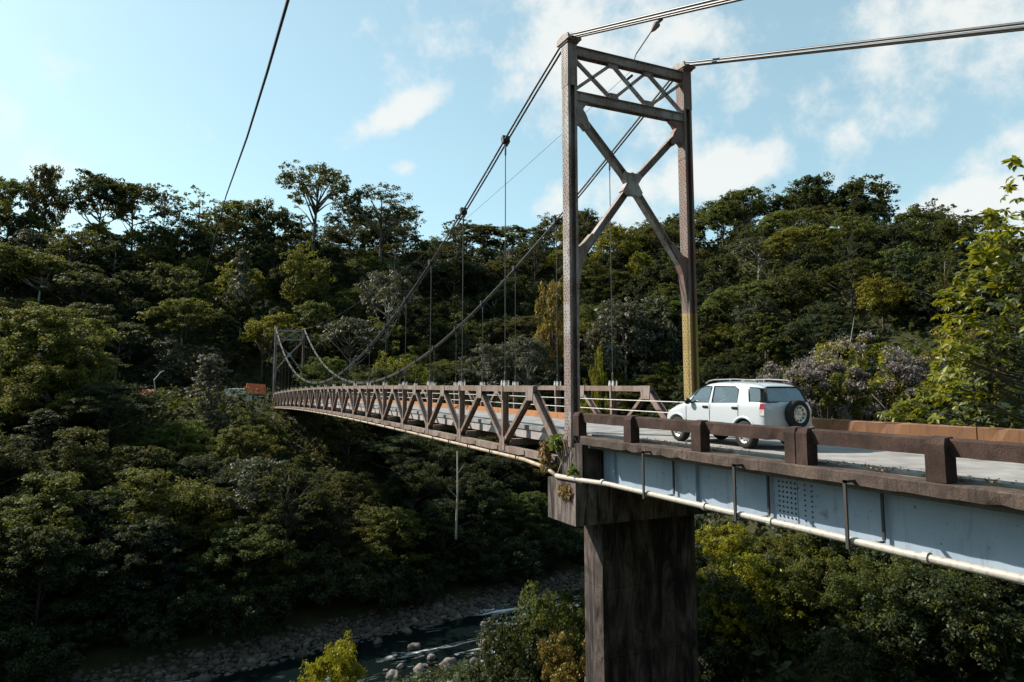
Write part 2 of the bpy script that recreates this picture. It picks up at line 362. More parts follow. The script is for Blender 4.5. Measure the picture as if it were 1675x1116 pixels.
# ---------------------------------------------------------------- the suspension bridge
TH = R(1.95); SM = Matrix.Rotation(-TH, 4, 'Z')              # span frame: q across, s along
PAN, S0, NP = 5.16, 20.45, 22
def dz(s): return -1.55 * max(0, (s - 40) / 94) ** 2
bridge = wthing('suspension_bridge', (14.0, 19.8, -0.5), 'rusty riveted steel suspension bridge spanning the river gorge', 'bridge')
def rivets(mb, pts, nrm, r=.022, h=.016):
    n = Vector(nrm).normalized(); u = n.orthogonal().normalized(); v = n.cross(u)
    for p in pts:
        p = Vector(p); ring = [p + (u * math.cos(a) + v * math.sin(a)) * r for a in (0, 1.05, 2.09, 3.14, 4.19, 5.24)]
        ring2 = [p + (u * math.cos(a) + v * math.sin(a)) * r * .55 + n * h for a in (0, 1.05, 2.09, 3.14, 4.19, 5.24)]
        mb.add(ring + ring2, [(i, (i + 1) % 6, (i + 1) % 6 + 6, i + 6) for i in range(6)] + [(6, 7, 8, 9, 10, 11)])
def make_tower(M, label, near):
    tw = empty('tower', -bridge.location, parent=bridge); tw['label'] = label
    def B(mb, name, mat, par=tw):
        o = link(name, mb.mesh(name, MAT[mat]), par); return o
    PX, W, D = 2.465, .35, .42
    for sx in (-1, 1):
        x0, x1 = sx * PX - W / 2, sx * PX + W / 2; up = 'tower_steel' if sx < 0 else 'rusty_steel'
        for (z0, z1, low) in ((-.55, 4.12, True), (4.12, 13.2, False)):
            mat = 'yellow_steel' if (low and sx > 0) else ('tower_steel' if sx < 0 else 'rusty_steel')
            p = MB(M)
            for (a, b) in ((x0, x0 + .035), (x1 - .035, x1)):
                p.box((a, -D / 2, z0), (b, D / 2, z1))
            for (a, b) in ((x0 + .035, x0 + .095), (x1 - .085, x1 - .035)):       # angle legs on both mouths
                p.box((a, -D / 2 + .003, z0), (b, -D / 2 + .028, z1)); p.box((a, D / 2 - .028, z0), (b, D / 2 - .003, z1))
            p.box((x0 + .035, -.012, z0), (x1 - .035, .012, z1))                 # web
            o = B(p, 'post', mat)
            rv = MB(M); pts = []; zz = z0 + .12
            while zz < z1 - .05:
                k = int(round(zz / .105))
                for yy in ((-.16, .03, .15) if k % 2 else (-.07, .09)): pts.append((x0, yy, zz))
                zz += .105
            rivets(rv, pts, M.to_3x3() @ Vector((-1, 0, 0)) if False else (-1, 0, 0)); o2 = B(rv, 'rivet', 'rivet_iron', o); o2['kind'] = 'stuff'
        c = MB(M); c.box((x0 - .012, -D / 2 - .012, 11.7), (x1 + .012, -D / 2 - .001, 13.19)); c.box((x0 - .012, -D / 2 - .001, 11.7), (x0 - .001, D / 2, 13.19))
        c.box((x1 + .001, -D / 2 - .001, 11.7), (x1 + .012, D / 2, 13.19)); c.box((x0 - .012, D / 2 + .001, 11.7), (x1 + .012, D / 2 + .012, 13.19))
        co = B(c, 'cover_plate', up if sx < 0 else 'rusty_steel')
        rv = MB(M); rivets(rv, [(x0 - .012, yy + (.02 if k % 2 else 0), 11.8 + k * .085) for k in range(16) for yy in (-.16, -.06, .05, .14)], (-1, 0, 0))
        rivets(rv, [(xx, -D / 2 - .012, 11.8 + k * .085) for k in range(16) for xx in (x0 + .05, x1 - .06)], (0, -1, 0)); o2 = B(rv, 'rivet', 'rivet_iron', co); o2['kind'] = 'stuff'
        c = MB(M); c.box((x0 - .05, -D / 2 - .07, 13.2), (x1 + .05, D / 2 + .07, 13.26)); c.box((x0 - .02, -D / 2 - .16, 13.26), (x1 + .02, D / 2 + .16, 13.36))
        for (a, b) in ((x0 - .09, x0 - .02), (x1 + .02, x1 + .09)):
            c.prism([(a, -D / 2 - .2, 13.26), (a, D / 2 + .2, 13.26), (a, D / 2 + .14, 13.46), (a, 0, 13.52), (a, -D / 2 - .14, 13.46)], (b - a, 0, 0))
        B(c, 'saddle_cap', 'tower_steel')
    xi = PX - W / 2
    for (z0, z1, nm) in ((12.83, 13.15, 'top_beam'), (11.22, 11.54, 'strut')):
        b = MB(M)
        for yy in (-.13, .11): b.box((-xi, yy, z0), (xi, yy + .02, z1))
        b.box((-xi, -.13, z1), (xi, .13, z1 + .02)); b.box((-xi, -.19, z1 - .02), (xi, -.131, z1 + .001)); b.box((-xi, -.19, z0), (xi, -.131, z0 + .02))
        b.box((-xi, .131, z1 - .02), (xi, .19, z1 + .001))
        B(b, nm, 'tower_steel')
    def lat(p, q):
        m = MB(M); a = Vector((p[0], -.05, p[1])); b = Vector((q[0], -.05, q[1]))
        m.bar(a, b, (0, 1, 0), .10, .115); o = B(m, 'lattice_bar', 'tower_steel'); rv = MB(M); n = int((b - a).length / .11)
        rivets(rv, [a.lerp(b, (k + .5) / n) + Vector((0, -.05, 0)) for k in range(n)], (0, -1, 0), .02, .014); r = B(rv, 'rivet', 'galvanised', o); r['kind'] = 'stuff'
    T1, T2, B1, B2 = (-.76, 12.84), (.74, 12.84), (-.76, 11.54), (.76, 11.54)
    for a, b in (((-xi, 12.7), B1), (T1, (-xi, 11.62)), (T1, B2), (B1, T2), (T2, (xi, 11.6)), (B2, (xi, 12.7))): lat(a, b)
    for (x, z, s) in ((-.76, 12.83, -1), (.74, 12.83, -1), (-.76, 11.54, 1), (.76, 11.54, 1)):
        g = MB(M); g.prism([(x - .24, -.13, z + .06 * -s), (x + .24, -.13, z + .06 * -s), (x + .17, -.13, z + .2 * s), (x - .17, -.13, z + .2 * s)], (0, -.016, 0)); B(g, 'gusset_plate', 'tower_steel')
    # big X brace with curved gussets
    def arm(p, q):
        m = MB(M); a = Vector((p[0], 0, p[1])); b = Vector((q[0], 0, q[1])); d = (b - a).normalized(); nrm = Vector((-d.z, 0, d.x))
        for s in (-1, 1):
            m.bar(a + nrm * .105 * s, b + nrm * .105 * s, (0, 1, 0), .24, .022)
        m.bar(a, b, (0, 1, 0), .02, .20)
        o = B(m, 'brace', 'tower_steel'); return o
    C = (0, 8.58)
    for q in ((-2.22, 10.86), (2.22, 10.86), (-2.22, 5.72), (2.22, 5.72)): arm(C, q)
    g = MB(M); g.prism([(x, -.131, z) for x, z in ((0, 9.0), (.12, 8.96), (.32, 9.0), (.42, 8.86), (.24, 8.6), (.42, 8.3), (.30, 8.14), (.1, 8.2), (0, 8.18), (-.1, 8.2), (-.30, 8.14), (-.42, 8.3), (-.24, 8.6), (-.42, 8.86), (-.32, 9.0), (-.12, 8.96))], (0, .262, 0)); B(g, 'gusset_plate', 'tower_steel')
    for sx in (-1, 1):
        poly = [(xi, 11.3), (1.75, 11.2), (1.9, 11.1), (2.0, 10.95), (1.86, 10.74), (1.7, 10.34), (1.86, 10.26), (2.02, 10.42), (2.14, 10.45), (xi, 10.3)]
        g = MB(M); g.prism([(sx * x, -.136, z) for x, z in poly], (0, .272, 0)); B(g, 'gusset_plate', 'tower_steel' if sx < 0 else 'rusty_steel')
        poly = [(xi, 6.15), (2.14, 6.18), (1.7, 6.66), (1.56, 6.5), (1.92, 6.0), (2.1, 5.5), (2.2, 4.9), (xi, 4.25)]
        g = MB(M); g.prism([(sx * x, -.141, z) for x, z in poly], (0, .282, 0)); o = B(g, 'gusset_plate', 'truss_steel' if sx < 0 else 'rusty_steel')
    return tw
make_tower(Matrix.Translation((14.04, 19.77, 0)), 'tall near tower with grey posts and yellow painted foot', True)
make_tower(SM @ Matrix.Translation((13.36, 133.6, -1.55)), 'distant tower at the far end of the deck', False)

def make_truss(q0, label):                 # q0 = outer (camera-side) face
    tr = empty('truss', -bridge.location, parent=bridge); tr['label'] = label
    D = .25
    def B(mb, name, mat='truss_steel', par=tr): return link(name, mb.mesh(name, MAT[mat]), par)
    def chord(z0, z1, sa, sb, name):
        m = MB(SM); n = 24; pr = None
        vs = []; fs = []
        for i in range(n + 1):
            s = sa + (sb - sa) * i / n; d = dz(s)
            vs += [(q0, s, z0 + d), (q0 + D, s, z0 + d), (q0 + D, s, z1 + d), (q0, s, z1 + d)]
        for i in range(n):
            for k in range(4): fs.append((4 * i + k, 4 * i + (k + 1) % 4, 4 * i + 4 + (k + 1) % 4, 4 * i + 4 + k))
        fs += [(0, 1, 2, 3), (4 * n + 3, 4 * n + 2, 4 * n + 1, 4 * n)]
        m.add(vs, fs); return B(m, name)
    sa, sb = S0, S0 + NP * PAN
    chord(1.30, 1.52, sa + PAN / 2 - .15, sb - PAN / 2 + .15, 'top_chord'); chord(-1.04, -.80, sa - .1, sb + .1, 'bottom_chord')
    def isec(p, q, fl):                     # I-section between (s,z) points, flanges on the two faces
        m = MB(); p = Vector((0, p[0], p[1])); q = Vector((0, q[0], q[1])); d = (q - p).normalized(); n = Vector((0, -d.z, d.y))
        for x in (.011, D - .011): m.bar(p + Vector((x, 0, 0)), q + Vector((x, 0, 0)), (1, 0, 0), .022, fl)
        m.bar(p + Vector((D / 2, 0, 0)), q + Vector((D / 2, 0, 0)), (1, 0, 0), D - .046, .02)
        return m
    h = PAN / 2
    mv = isec((0, -.78), (0, 1.29), .15).mesh('vertical', MAT['truss_steel'])
    mu = isec((0, -.72), (h, 1.28), .14).mesh('diagonal', MAT['truss_steel']); md = isec((0, -.72), (-h, 1.28), .14).mesh('diagonal', MAT['truss_steel'])
    me_ = isec((0, -.95), (h, 1.38), .25).mesh('end_post', MAT['truss_steel']); me2 = isec((0, -.95), (-h, 1.38), .25).mesh('end_post', MAT['truss_steel'])
    g = MB(); g.prism([(-.008, -.34, 1.53), (-.008, .34, 1.53), (-.008, .27, 1.0), (-.008, -.27, 1.0)], (-.014, 0, 0)); gt = g.mesh('gusset_plate', MAT['truss_steel'])
    g = MB(); g.prism([(-.008, -.28, -.98), (-.008, .28, -.98), (-.008, .24, -.5), (-.008, .1, -.42), (-.008, -.1, -.42), (-.008, -.24, -.5)], (-.014, 0, 0)); gb = g.mesh('gusset_plate', MAT['truss_steel'])
    g = MB()
    for ss in (-.13, .13):
        for qq in (.02, D - .06):
            g.prism([(qq, ss - .07, 1.5), (qq, ss + .07, 1.5), (qq, ss + .075, 1.62), (qq, ss + .02, 1.74), (qq, ss - .04, 1.74), (qq, ss - .085, 1.63)], (.04, 0, 0))
    lug = g.mesh('hanger_lug', MAT['galvanised'])
    g = MB(); g.box((-.03, -.05, 1.0), (-.009, .05, 1.56)); g.prism([(-.03, -.05, 1.25), (-.03, .05, 1.25), (-.03, .1, 1.34), (-.03, .1, 1.5), (-.03, -.1, 1.5), (-.03, -.1, 1.34)], (.02, 0, 0)); strap = g.mesh('hanger_strap', MAT['truss_steel'])
    def put(me, name, s): return link(name, me, tr, tuple(SM @ Vector((q0, s, dz(s)))), -TH)
    for k in range(1, NP):
        s = S0 + k * PAN; put(mv, 'vertical', s); put(gb, 'gusset_plate', s); put(lug, 'hanger_lug', s); put(strap, 'hanger_strap', s)
        if k < NP: put(mu, 'diagonal', s) if k < NP - 0 else None
        put(md, 'diagonal', s)
    for k in range(NP): put(gt, 'gusset_plate', S0 + (k + .5) * PAN)
    put(me_, 'end_post', S0); put(me2, 'end_post', S0 + NP * PAN)
    return tr
make_truss(10.7, 'riveted truss along the edge nearer the camera'); make_truss(15.7, 'riveted truss along the far edge of the deck')

def cable_z(s): return 1.8 + .00346 * (s - 79) ** 2 - .03
def make_cables():
    for q, X, Yb, zb, lab in ((10.83, 11.57, 12.15, 10.88, 'near'), (15.82, 16.5, 8.32, 9.47, 'far')):
        c = empty('main_cable', -bridge.location, parent=bridge)
        sl = (13.5 - zb) / (19.77 - Yb); sT = 20.05 if lab == 'near' else 20.3
        for (a, b) in ((-.075, -.06), (.0, .06), (.075, -.06)):
            P = [(X + a, -18.0, 13.52 - sl * 37.77 + b - .0), (X + a, Yb, zb + b), (X + a, 19.2, 13.52 - sl * .57 + b), (X + a, 19.77, 13.55 + b)]
            for i in range(49):
                s = sT + .4 + (133.3 - sT - .4) * i / 48; k = cable_z(s)
                if s < 26: k += (13.52 - cable_z(sT)) * (1 - (s - sT) / 6) ** 2 if s < sT + 6 else 0
                P.append(tuple(SM @ Vector((q + a, s, k + b))))
            P += [tuple(SM @ Vector((q + a, 134.0, 11.95 + b))), tuple(SM @ Vector((q + a, 160, 2 + b)))]
            m = MB(); m.tube(P, .037, 6); link('strand', m.mesh('strand', MAT['cable_steel'], True), c)
        mc = MB(); mc.box((-.15, -.11, -.15), (.15, .11, .15)); mc.box((-.05, -.04, -.32), (.05, .04, -.15)); clamp = mc.mesh('clamp', MAT['black_iron'])
        for k in range(1, NP):
            s = S0 + k * PAN; zc = cable_z(s); zt = 1.5 + dz(s)
            sl_ = math.atan(2 * .00346 * (s - 79))
            o = link('clamp', clamp, c, tuple(SM @ Vector((q, s, zc)))); o.rotation_euler = (sl_, 0, -TH)
            if zc - zt > .45:
                m = MB(SM); dq = q
                m.tube([(dq, s, zc - .2), (dq, s, zt - .1)], .02, 6); m.tube([(dq, s, zt + .12), (dq, s, zt + .22), (dq, s, zt + .5), (dq, s, zt + .6)], [.02, .05, .05, .02], 8)
                if zc - zt > 2: m.tube([(dq, s, zc - .7), (dq, s, zc - .6), (dq, s, zc - .35), (dq, s, zc - .25)], [.02, .04, .04, .02], 8)
                link('hanger', m.mesh('hanger', MAT['dark_iron']), c)
make_cables()
def make_deck():
    dk = empty('deck', -bridge.location, parent=bridge)
    def strip(qa, qb, z0, z1, name, mat, sa=S0 - .2, sb=S0 + NP * PAN + 6, n=30):
        m = MB(SM); vs = []; fs = []
        for i in range(n + 1):
            s = sa + (sb - sa) * i / n; d = dz(s); vs += [(qa, s, z0 + d), (qb, s, z0 + d), (qb, s, z1 + d), (qa, s, z1 + d)]
        for i in range(n):
            for k in range(4): fs.append((4 * i + k, 4 * i + (k + 1) % 4, 4 * i + 4 + (k + 1) % 4, 4 * i + 4 + k))
        fs += [(0, 1, 2, 3), (4 * n + 3, 4 * n + 2, 4 * n + 1, 4 * n)]
        m.add(vs, fs); return link(name, m.mesh(name, MAT[mat]), dk)
    strip(11.45, 15.3, -.16, .0, 'roadway', 'deck_road')
    nseg = 26
    for k in range(nseg):                      # timber curbs in lengths
        a = S0 + k * NP * PAN / nseg; b = a + NP * PAN / nseg - .03
        strip(14.98, 15.24, .004, .27, 'curb_beam', 'timber_curb', a, b, 1)
    for k in range(nseg * 2):
        a = S0 + k * NP * PAN / nseg / 2; b = a + NP * PAN / nseg / 2 - .02
        strip(11.5, 11.56, -.5, -.164, 'edge_board', 'pale_board', a, b, 1)
    for q in (12.4, 13.4, 14.4, 15.1): strip(q, q + .16, -.55, -.165, 'stringer', 'truss_steel')
    for z in (.55, .95): 
        m = MB(SM); m.tube([(15.4, S0 - .5 + i * 4, z + dz(S0 + i * 4)) for i in range(28)], .018, 6); link('guard_rail', m.mesh('guard_rail', MAT['galvanised']), dk)
    mb = MB(); mb.box((11.06 - 11.06, -.16, -.80), (4.56, .16, -.56)); fb = mb.mesh('floor_beam', MAT['truss_steel'])
    for k in range(0, NP + 1):
        s = S0 + k * PAN; link('floor_beam', fb, dk, tuple(SM @ Vector((11.06, s, dz(s)))), -TH)
make_deck()

# ---------------------------------------------------------------- pier
pier = wthing('bridge_pier', (14.1, 19.6, -14), 'stained concrete pier with wide cap carrying the near tower', 'pier')
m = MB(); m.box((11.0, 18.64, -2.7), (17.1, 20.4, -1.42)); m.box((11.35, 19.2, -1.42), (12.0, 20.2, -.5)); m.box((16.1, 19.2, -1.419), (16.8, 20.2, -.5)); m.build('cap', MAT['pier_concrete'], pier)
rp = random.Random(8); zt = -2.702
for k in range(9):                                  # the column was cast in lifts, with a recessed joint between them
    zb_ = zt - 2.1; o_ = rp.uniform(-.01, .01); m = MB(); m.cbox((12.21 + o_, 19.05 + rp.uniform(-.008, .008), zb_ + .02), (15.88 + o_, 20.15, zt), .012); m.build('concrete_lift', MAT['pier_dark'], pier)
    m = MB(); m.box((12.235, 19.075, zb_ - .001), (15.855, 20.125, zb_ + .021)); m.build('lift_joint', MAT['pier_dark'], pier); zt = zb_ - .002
m = MB(); m.box((11.26, 18.66, -1.418), (16.85, 19.12, -.262)); m.build('added_backwall', MAT['pier_dark'], pier)  # wall added so its shadow darkens the girder end beside the pier
m = MB(); m.box((11.42, 19.35, -.498), (11.95, 20.05, -.44)); m.build('bearing_plate', MAT['truss_steel'], pier)

def rough_beam(mb, x0, x1, z0, z1, a, b, c=.03, j=.007, seed=0, step=.22):
    rg = random.Random(seed); n = max(2, int((b - a) / step)); vs = []; fs = []
    for i in range(n + 1):
        y = a + (b - a) * i / n
        for (x, z) in ((x0, z0), (x1, z0), (x1, z1 - c), (x1 - c, z1), (x0 + c, z1), (x0, z1 - c)):
            chip = .03 if rg.random() < .04 else 0
            vs.append((x + rg.uniform(-j, j) + (chip if x < (x0 + x1) / 2 else -chip), y, z + rg.uniform(-j, j) - (chip * .6 if z > z0 else -chip)))
    for i in range(n):
        for k in range(6): fs.append((6 * i + k, 6 * i + (k + 1) % 6, 6 * i + 6 + (k + 1) % 6, 6 * i + 6 + k))
    fs += [tuple(range(6)), tuple(6 * n + k for k in (5, 4, 3, 2, 1, 0))]
    return mb.add(vs, fs)
# ---------------------------------------------------------------- approach span
appr = wthing('approach_span', (14, 10, -1), 'concrete approach span on pale blue steel girders with brown parapets', 'bridge span')
m = rough_beam(MB(), 11.18, 11.62, -.25, -.02, -22, 18.62, .025, .009, 3); m.build('edge_beam', MAT['slab_concrete'], appr)
m = MB(); m.box((11.622, -22, -.22), (16.5, 19.3, -.03)); m.box((11.45, -22, -.37), (12.2, 18.6, -.252)); m.box((16.502, -22, -.25), (16.95, 18.62, -.02)); m.build('slab', MAT['haunch_concrete'], appr)
m = MB(); m.box((11.75, -22, -.026), (16.45, 19.35, .025)); o = m.build('roadway', MAT['asphalt'], appr)
for gx in (12.0, 13.4, 14.8, 16.1):
    m = MB(); m.box((gx, -22, -1.45), (gx + .02, 18.6, -.372)); m.box((gx - .15, -22, -1.49), (gx + .17, 18.6, -1.452)); [m.box((gx - .1, yy, -1.45), (gx - .001, yy + .015, -.40)) for yy in (17.9, 14.2, 6.4, 3.2)]; g = m.build('girder', MAT['girder_paint'], appr)
    if gx == 12.0:
        m = MB(); m.box((11.982, 11.05, -1.43), (11.998, 11.62, -.40)); pl = m.build('splice_plate', MAT['girder_paint'], g)
        m = MB(); rivets(m, [(11.982, 11.1 + i * .11, -1.38 + k * .105) for i in range(5) for k in range(10)], (-1, 0, 0), .026, .02)
        rivets(m, [(11.998, y, -1.38 + k * .105) for y in (10.86, 10.68) for k in range(10)], (-1, 0, 0), .022, .018)
        b = m.build('bolt', MAT['dark_iron'], g); b['kind'] = 'stuff'
for (x, yy) in ((11.25, 'l'),):
    ys = [18.98, 16.2, 13.36, 10.5, 10.2, 7.48, 4.7, 1.9, 1.58, -1.0, -3.9]
    for y in ys:
        w = .34 if y not in (10.5, 10.2, 1.9, 1.58) else .27
        m = MB(); m.box((11.23, y - w / 2, -.019), (11.52, y + w / 2, .60)); m.add([(11.23, y - w / 2, .60), (11.52, y - w / 2, .60), (11.52, y + w / 2, .60), (11.23, y + w / 2, .60), (11.29, y - w / 2 + .02, .70), (11.5, y - w / 2 + .02, .72), (11.5, y + w / 2 - .02, .72), (11.29, y + w / 2 - .02, .70)], [(0, 1, 5, 4), (1, 2, 6, 5), (2, 3, 7, 6), (3, 0, 4, 7), (4, 5, 6, 7)])
        m.build('parapet_post', MAT['parapet_concrete'], appr)
    for (a, b) in ((10.36, 19.1), (1.75, 10.34), (-6, 1.73)):
        m = rough_beam(MB(), 11.37, 11.6, .40, .69, a, b, .03, .006, int(b)); m.build('parapet_rail', MAT['parapet_concrete'], appr)
for k in range(6):
    a = -10 + k * 5; m = rough_beam(MB(), 16.55, 16.78, .26, .60, a, a + 4.97, .02, .006, k); m.build('far_parapet_rail', MAT['rail_rust'], appr)
for k in range(12):
    a = -9.2 + k * 2.5; m = MB(); m.box((16.6, a, -.019), (16.84, a + .3, .53)); m.build('far_parapet_post', MAT['parapet_concrete'], appr)
# ---------------------------------------------------------------- water pipe slung under the edge
pipe = wthing('water_pipe', (11.1, 18, -1.3), 'long cream water pipe slung along the bridge edge on brackets', 'pipe')
def ppipe(s): return SM @ Vector((10.47, s, -1.1 + dz(s) + .0))
P = [(11.06, -18, -1.25)] + [(11.06, y, -1.22 + .012 * math.sin(y * 1.3)) for y in range(-4, 16, 2)] + [(11.06, 17.0, -1.23), (11.0, 18.6, -1.30), (10.98, 19.8, -1.32)]
m = MB(); m.tube(P, .072, 12); m.build('pipe_run', MAT['pipe_pale'], pipe, True)
P = [(10.98, 19.81, -1.32), tuple(ppipe(21.2) - Vector((0, 0, .1)))] + [tuple(ppipe(23 + i * 4)) for i in range(28)]
m = MB(); m.tube(P, .07, 10); m.build('pipe_run', MAT['pipe_paint'], pipe, True)
for y in (15.1, 9.0, 17.0, 11.8):
    if y in (15.1, 11.8, 9.0):
        m = MB()
        m.box((10.93, y - .03, -1.36), (10.97, y + .03, -.15)); m.box((10.93, y - .03, -.20), (11.19, y + .03, -.15)); m.box((11.9, y - .025, -1.3), (11.94, y + .025, -.36)); m.box((10.97, y - .02, -1.345), (11.93, y + .02, -1.31))
        m.build('bracket', MAT['dark_iron'], pipe)
for y in (12.9, 7.6, 17.2, 5.0, 10.9):
    m = MB(); m.tube([(11.06, y - .05, -1.22), (11.06, y + .05, -1.22)], .096, 12); m.build('pipe_joint', MAT['pipe_pale'], pipe)
mb = MB(); mb.box((-.11, -.02, -.02), (.26, .02, .02)); mb.box((-.135, -.02, -.17), (-.1, .02, .02)); mb.box((.22, -.02, .02), (.26, .02, .16)); br = mb.mesh('bracket', MAT['black_iron'])
for k in range(44):
    s = S0 + .45 + k * PAN / 2; p = SM @ Vector((10.46, s, -1.0 + dz(s)))
    link('bracket', br, pipe, tuple(p - pipe.location), -TH)

# ---------------------------------------------------------------- vegetation
def leaf_quads(rng, cen, rad, n, size, up=.6, shell=.5, jitter=.7, aspect=.5, droop=0.0):
    """n leaves round every cluster centre: diamond quads on the outer part of flattened ellipsoids"""
    cen = np.asarray(cen, float); rad = np.asarray(rad, float); k = len(cen)
    d = rng.normal(size=(k, n, 3)); d[..., 2] += .35; d /= np.linalg.norm(d, axis=2, keepdims=True)
    r = shell + (1 - shell) * rng.random((k, n, 1)) ** .6; r *= 1 + .28 * rng.normal(size=(k, n, 1)) * .5
    p = (cen[:, None, :] + d * rad[:, None, :] * r).reshape(-1, 3)
    nn = d.reshape(-1, 3) * .55 + np.array([0, 0, up]) + rng.normal(size=(k * n, 3)) * jitter * .5
    nn /= np.linalg.norm(nn, axis=1, keepdims=True)
    t = np.cross(nn, rng.normal(size=nn.shape)); t /= np.linalg.norm(t, axis=1, keepdims=True); t[:, 2] -= droop; b = np.cross(nn, t)
    s = size * (.6 + .8 * rng.random((len(p), 1)))
    V = np.stack([p - t * s * .5, p + b * s * aspect * .5 + t * s * .08, p + t * s * .5, p - b * s * aspect * .5 + t * s * .08], 1).reshape(-1, 3)
    return V, np.arange(len(V)).reshape(-1, 4)
def crown_points(rng, kind, H, Rc):
    P = []; r = []
    if kind == 'umbrella':
        for i in range(30):
            a = rng.random() * 6.28; q = Rc * math.sqrt(rng.random()) * .95
            P.append((q * math.cos(a), q * math.sin(a), H * (.93 - .28 * (q / Rc) ** 2) - rng.random() * H * .08)); s = Rc * (.26 + .12 * rng.random()); r.append((s, s, s * .36))
        for i in range(8):
            a = rng.random() * 6.28; q = Rc * (.3 + .5 * rng.random()); P.append((q * math.cos(a), q * math.sin(a), H * (.5 + .15 * rng.random()))); s = Rc * .24; r.append((s, s, s * .4))
    elif kind == 'dome':
        for i in range(54):
            v = rng.normal(size=3); v /= np.linalg.norm(v); q = .62 + .38 * rng.random()
            z = H * .60 + v[2] * H * .37 * q
            P.append((v[0] * Rc * q, v[1] * Rc * q, z)); s = Rc * (.24 + .14 * rng.random()); r.append((s, s, s * .68))
    elif kind == 'billow':
        for i in range(36):
            v = rng.normal(size=3); v /= np.linalg.norm(v); v[2] = abs(v[2]) * 1.1 - .25; q = .72 + .28 * rng.random()
            P.append((v[0] * Rc * q, v[1] * Rc * q, H * .70 + v[2] * H * .27 * q)); s = Rc * (.19 + .12 * rng.random()); r.append((s, s, s * .62))
    elif kind == 'airy':
        for i in range(46):
            a = rng.random() * 6.28; q = Rc * math.sqrt(rng.random()); P.append((q * math.cos(a), q * math.sin(a), H * (.42 + .56 * rng.random() * (1 - .35 * (q / Rc) ** 2)))); s = Rc * (.13 + .12 * rng.random()); r.append((s, s, s * .5))
    elif kind == 'tier':
        for i in range(22):
            z = .40 + .58 * (i / 21); a = i * 2.4 + rng.random(); q = Rc * (1.02 - z) * 1.35 * (.6 + .5 * rng.random()); P.append((q * math.cos(a), q * math.sin(a), H * z)); s = Rc * (.30 + .1 * rng.random()); r.append((s, s, s * .34))
    elif kind == 'mound':
        for i in range(64):
            v = rng.normal(size=3); v /= np.linalg.norm(v); v[2] = abs(v[2]) ** .8; q = .7 + .3 * rng.random(); w_ = 1 + .25 * math.sin(3 * math.atan2(v[1], v[0]) + 1)
            P.append((v[0] * Rc * q * w_, v[1] * Rc * q * w_, H * (.02 + .93 * v[2] * q))); s = Rc * (.20 + .16 * rng.random()); r.append((s, s, s * .6))
    elif kind == 'bush':
        for i in range(40):
            a = rng.random() * 6.28; q = Rc * math.sqrt(rng.random()); P.append((q * math.cos(a), q * math.sin(a), H * (.12 + .8 * rng.random() * math.sqrt(max(0, 1 - (q / Rc) ** 2 * .8))))); s = Rc * (.22 + .12 * rng.random()); r.append((s, s, s * .75))
    return np.array(P), np.array(r)
KIND = {  # H, crown radius, trunk radius, leaf counts (far, near), leaf size (far, near), up, jitter, shell
    'umbrella': (13.5, 6.6, .24, 162, 559, .55, .30, .9, .7, .35), 'dome': (12.5, 5.4, .24, 128, 429, .55, .30, .55, .8, .6),
    'billow': (21, 6.8, .34, 190, 420, .42, .28, .5, .9, .45), 'airy': (16, 4.6, .17, 60, 190, .42, .26, .4, 1.0, .2),
    'tier': (11, 4.2, .15, 110, 380, .6, .34, .9, .6, .2), 'mound': (11.5, 5.2, .2, 135, 429, .5, .29, .6, .85, .55), 'bush': (4.2, 3.6, .10, 148, 429, .38, .22, .5, .9, .5)}
PROTO = {}
def proto(kind, near, seed, leafmat='leaf_dark', barkmat='bark'):
    key = (kind, near, seed)
    if key in PROTO: return PROTO[key]
    H, Rc, tr, nf, nn, sf, sn, up, jit, sh = KIND[kind]
    rng = np.random.default_rng(seed * 7 + sum(map(ord, kind)))
    P, r = crown_points(rng, kind, H, Rc)
    nt_ = 7; d_ = rng.normal(size=(len(P), nt_, 3)); d_[..., 2] += .45; d_ /= np.linalg.norm(d_, axis=2, keepdims=True)      # every clump is a handful of ragged tufts
    C_ = (P[:, None] + d_ * r[:, None] * (.45 + .75 * rng.random((len(P), nt_, 1)))).reshape(-1, 3); r_ = np.repeat(r, nt_, 0) * (.30 + .26 * rng.random((len(P) * nt_, 1)))
    V, Fq = leaf_quads(rng, C_, r_, int((nn if near else nf) / nt_ + 1), sn if near else sf, up, min(sh, .25), jit * 1.15)
    cm = npmesh('crown', V, Fq, MAT[leafmat])
    m = MB(); hb = {'umbrella': .62, 'dome': .62, 'billow': .66, 'airy': .82, 'tier': .95, 'mound': .6, 'bush': .3}[kind] * H
    bend = (rng.random(2) - .5) * H * .08
    ax = [Vector((bend[0] * (k / 6) ** 2, bend[1] * (k / 6) ** 2, -1.2 + (hb + 1.2) * k / 6)) for k in range(7)]
    n = 7 if near else 5
    if kind != 'bush': m.tube(ax, [tr * (1.25 - .8 * k / 6) for k in range(7)], n)
    order = rng.permutation(len(P))[: (26 if near else 16)]
    for i in order:
        tip = Vector(P[i]) - Vector((0, 0, r[i][2] * .3)); k = min(1, max(.25, tip.z / hb * .72 + (rng.random() - .5) * .2))
        f = k * 6; j = min(5, int(f)); base = ax[j].lerp(ax[j + 1], f - j) if kind != 'bush' else Vector((0, 0, -.3))
        mid = base.lerp(tip, .5) + Vector((0, 0, -.06 * (tip - base).length if kind == 'umbrella' else .05 * (tip - base).length)); w = tr * (.55 if kind != 'bush' else .8)
        m.tube([base, mid, tip], [w, w * .6, w * .2], 5 if near else 4)
    tm = m.mesh('trunk', MAT[barkmat], True)
    PROTO[key] = (tm, cm); return PROTO[key]
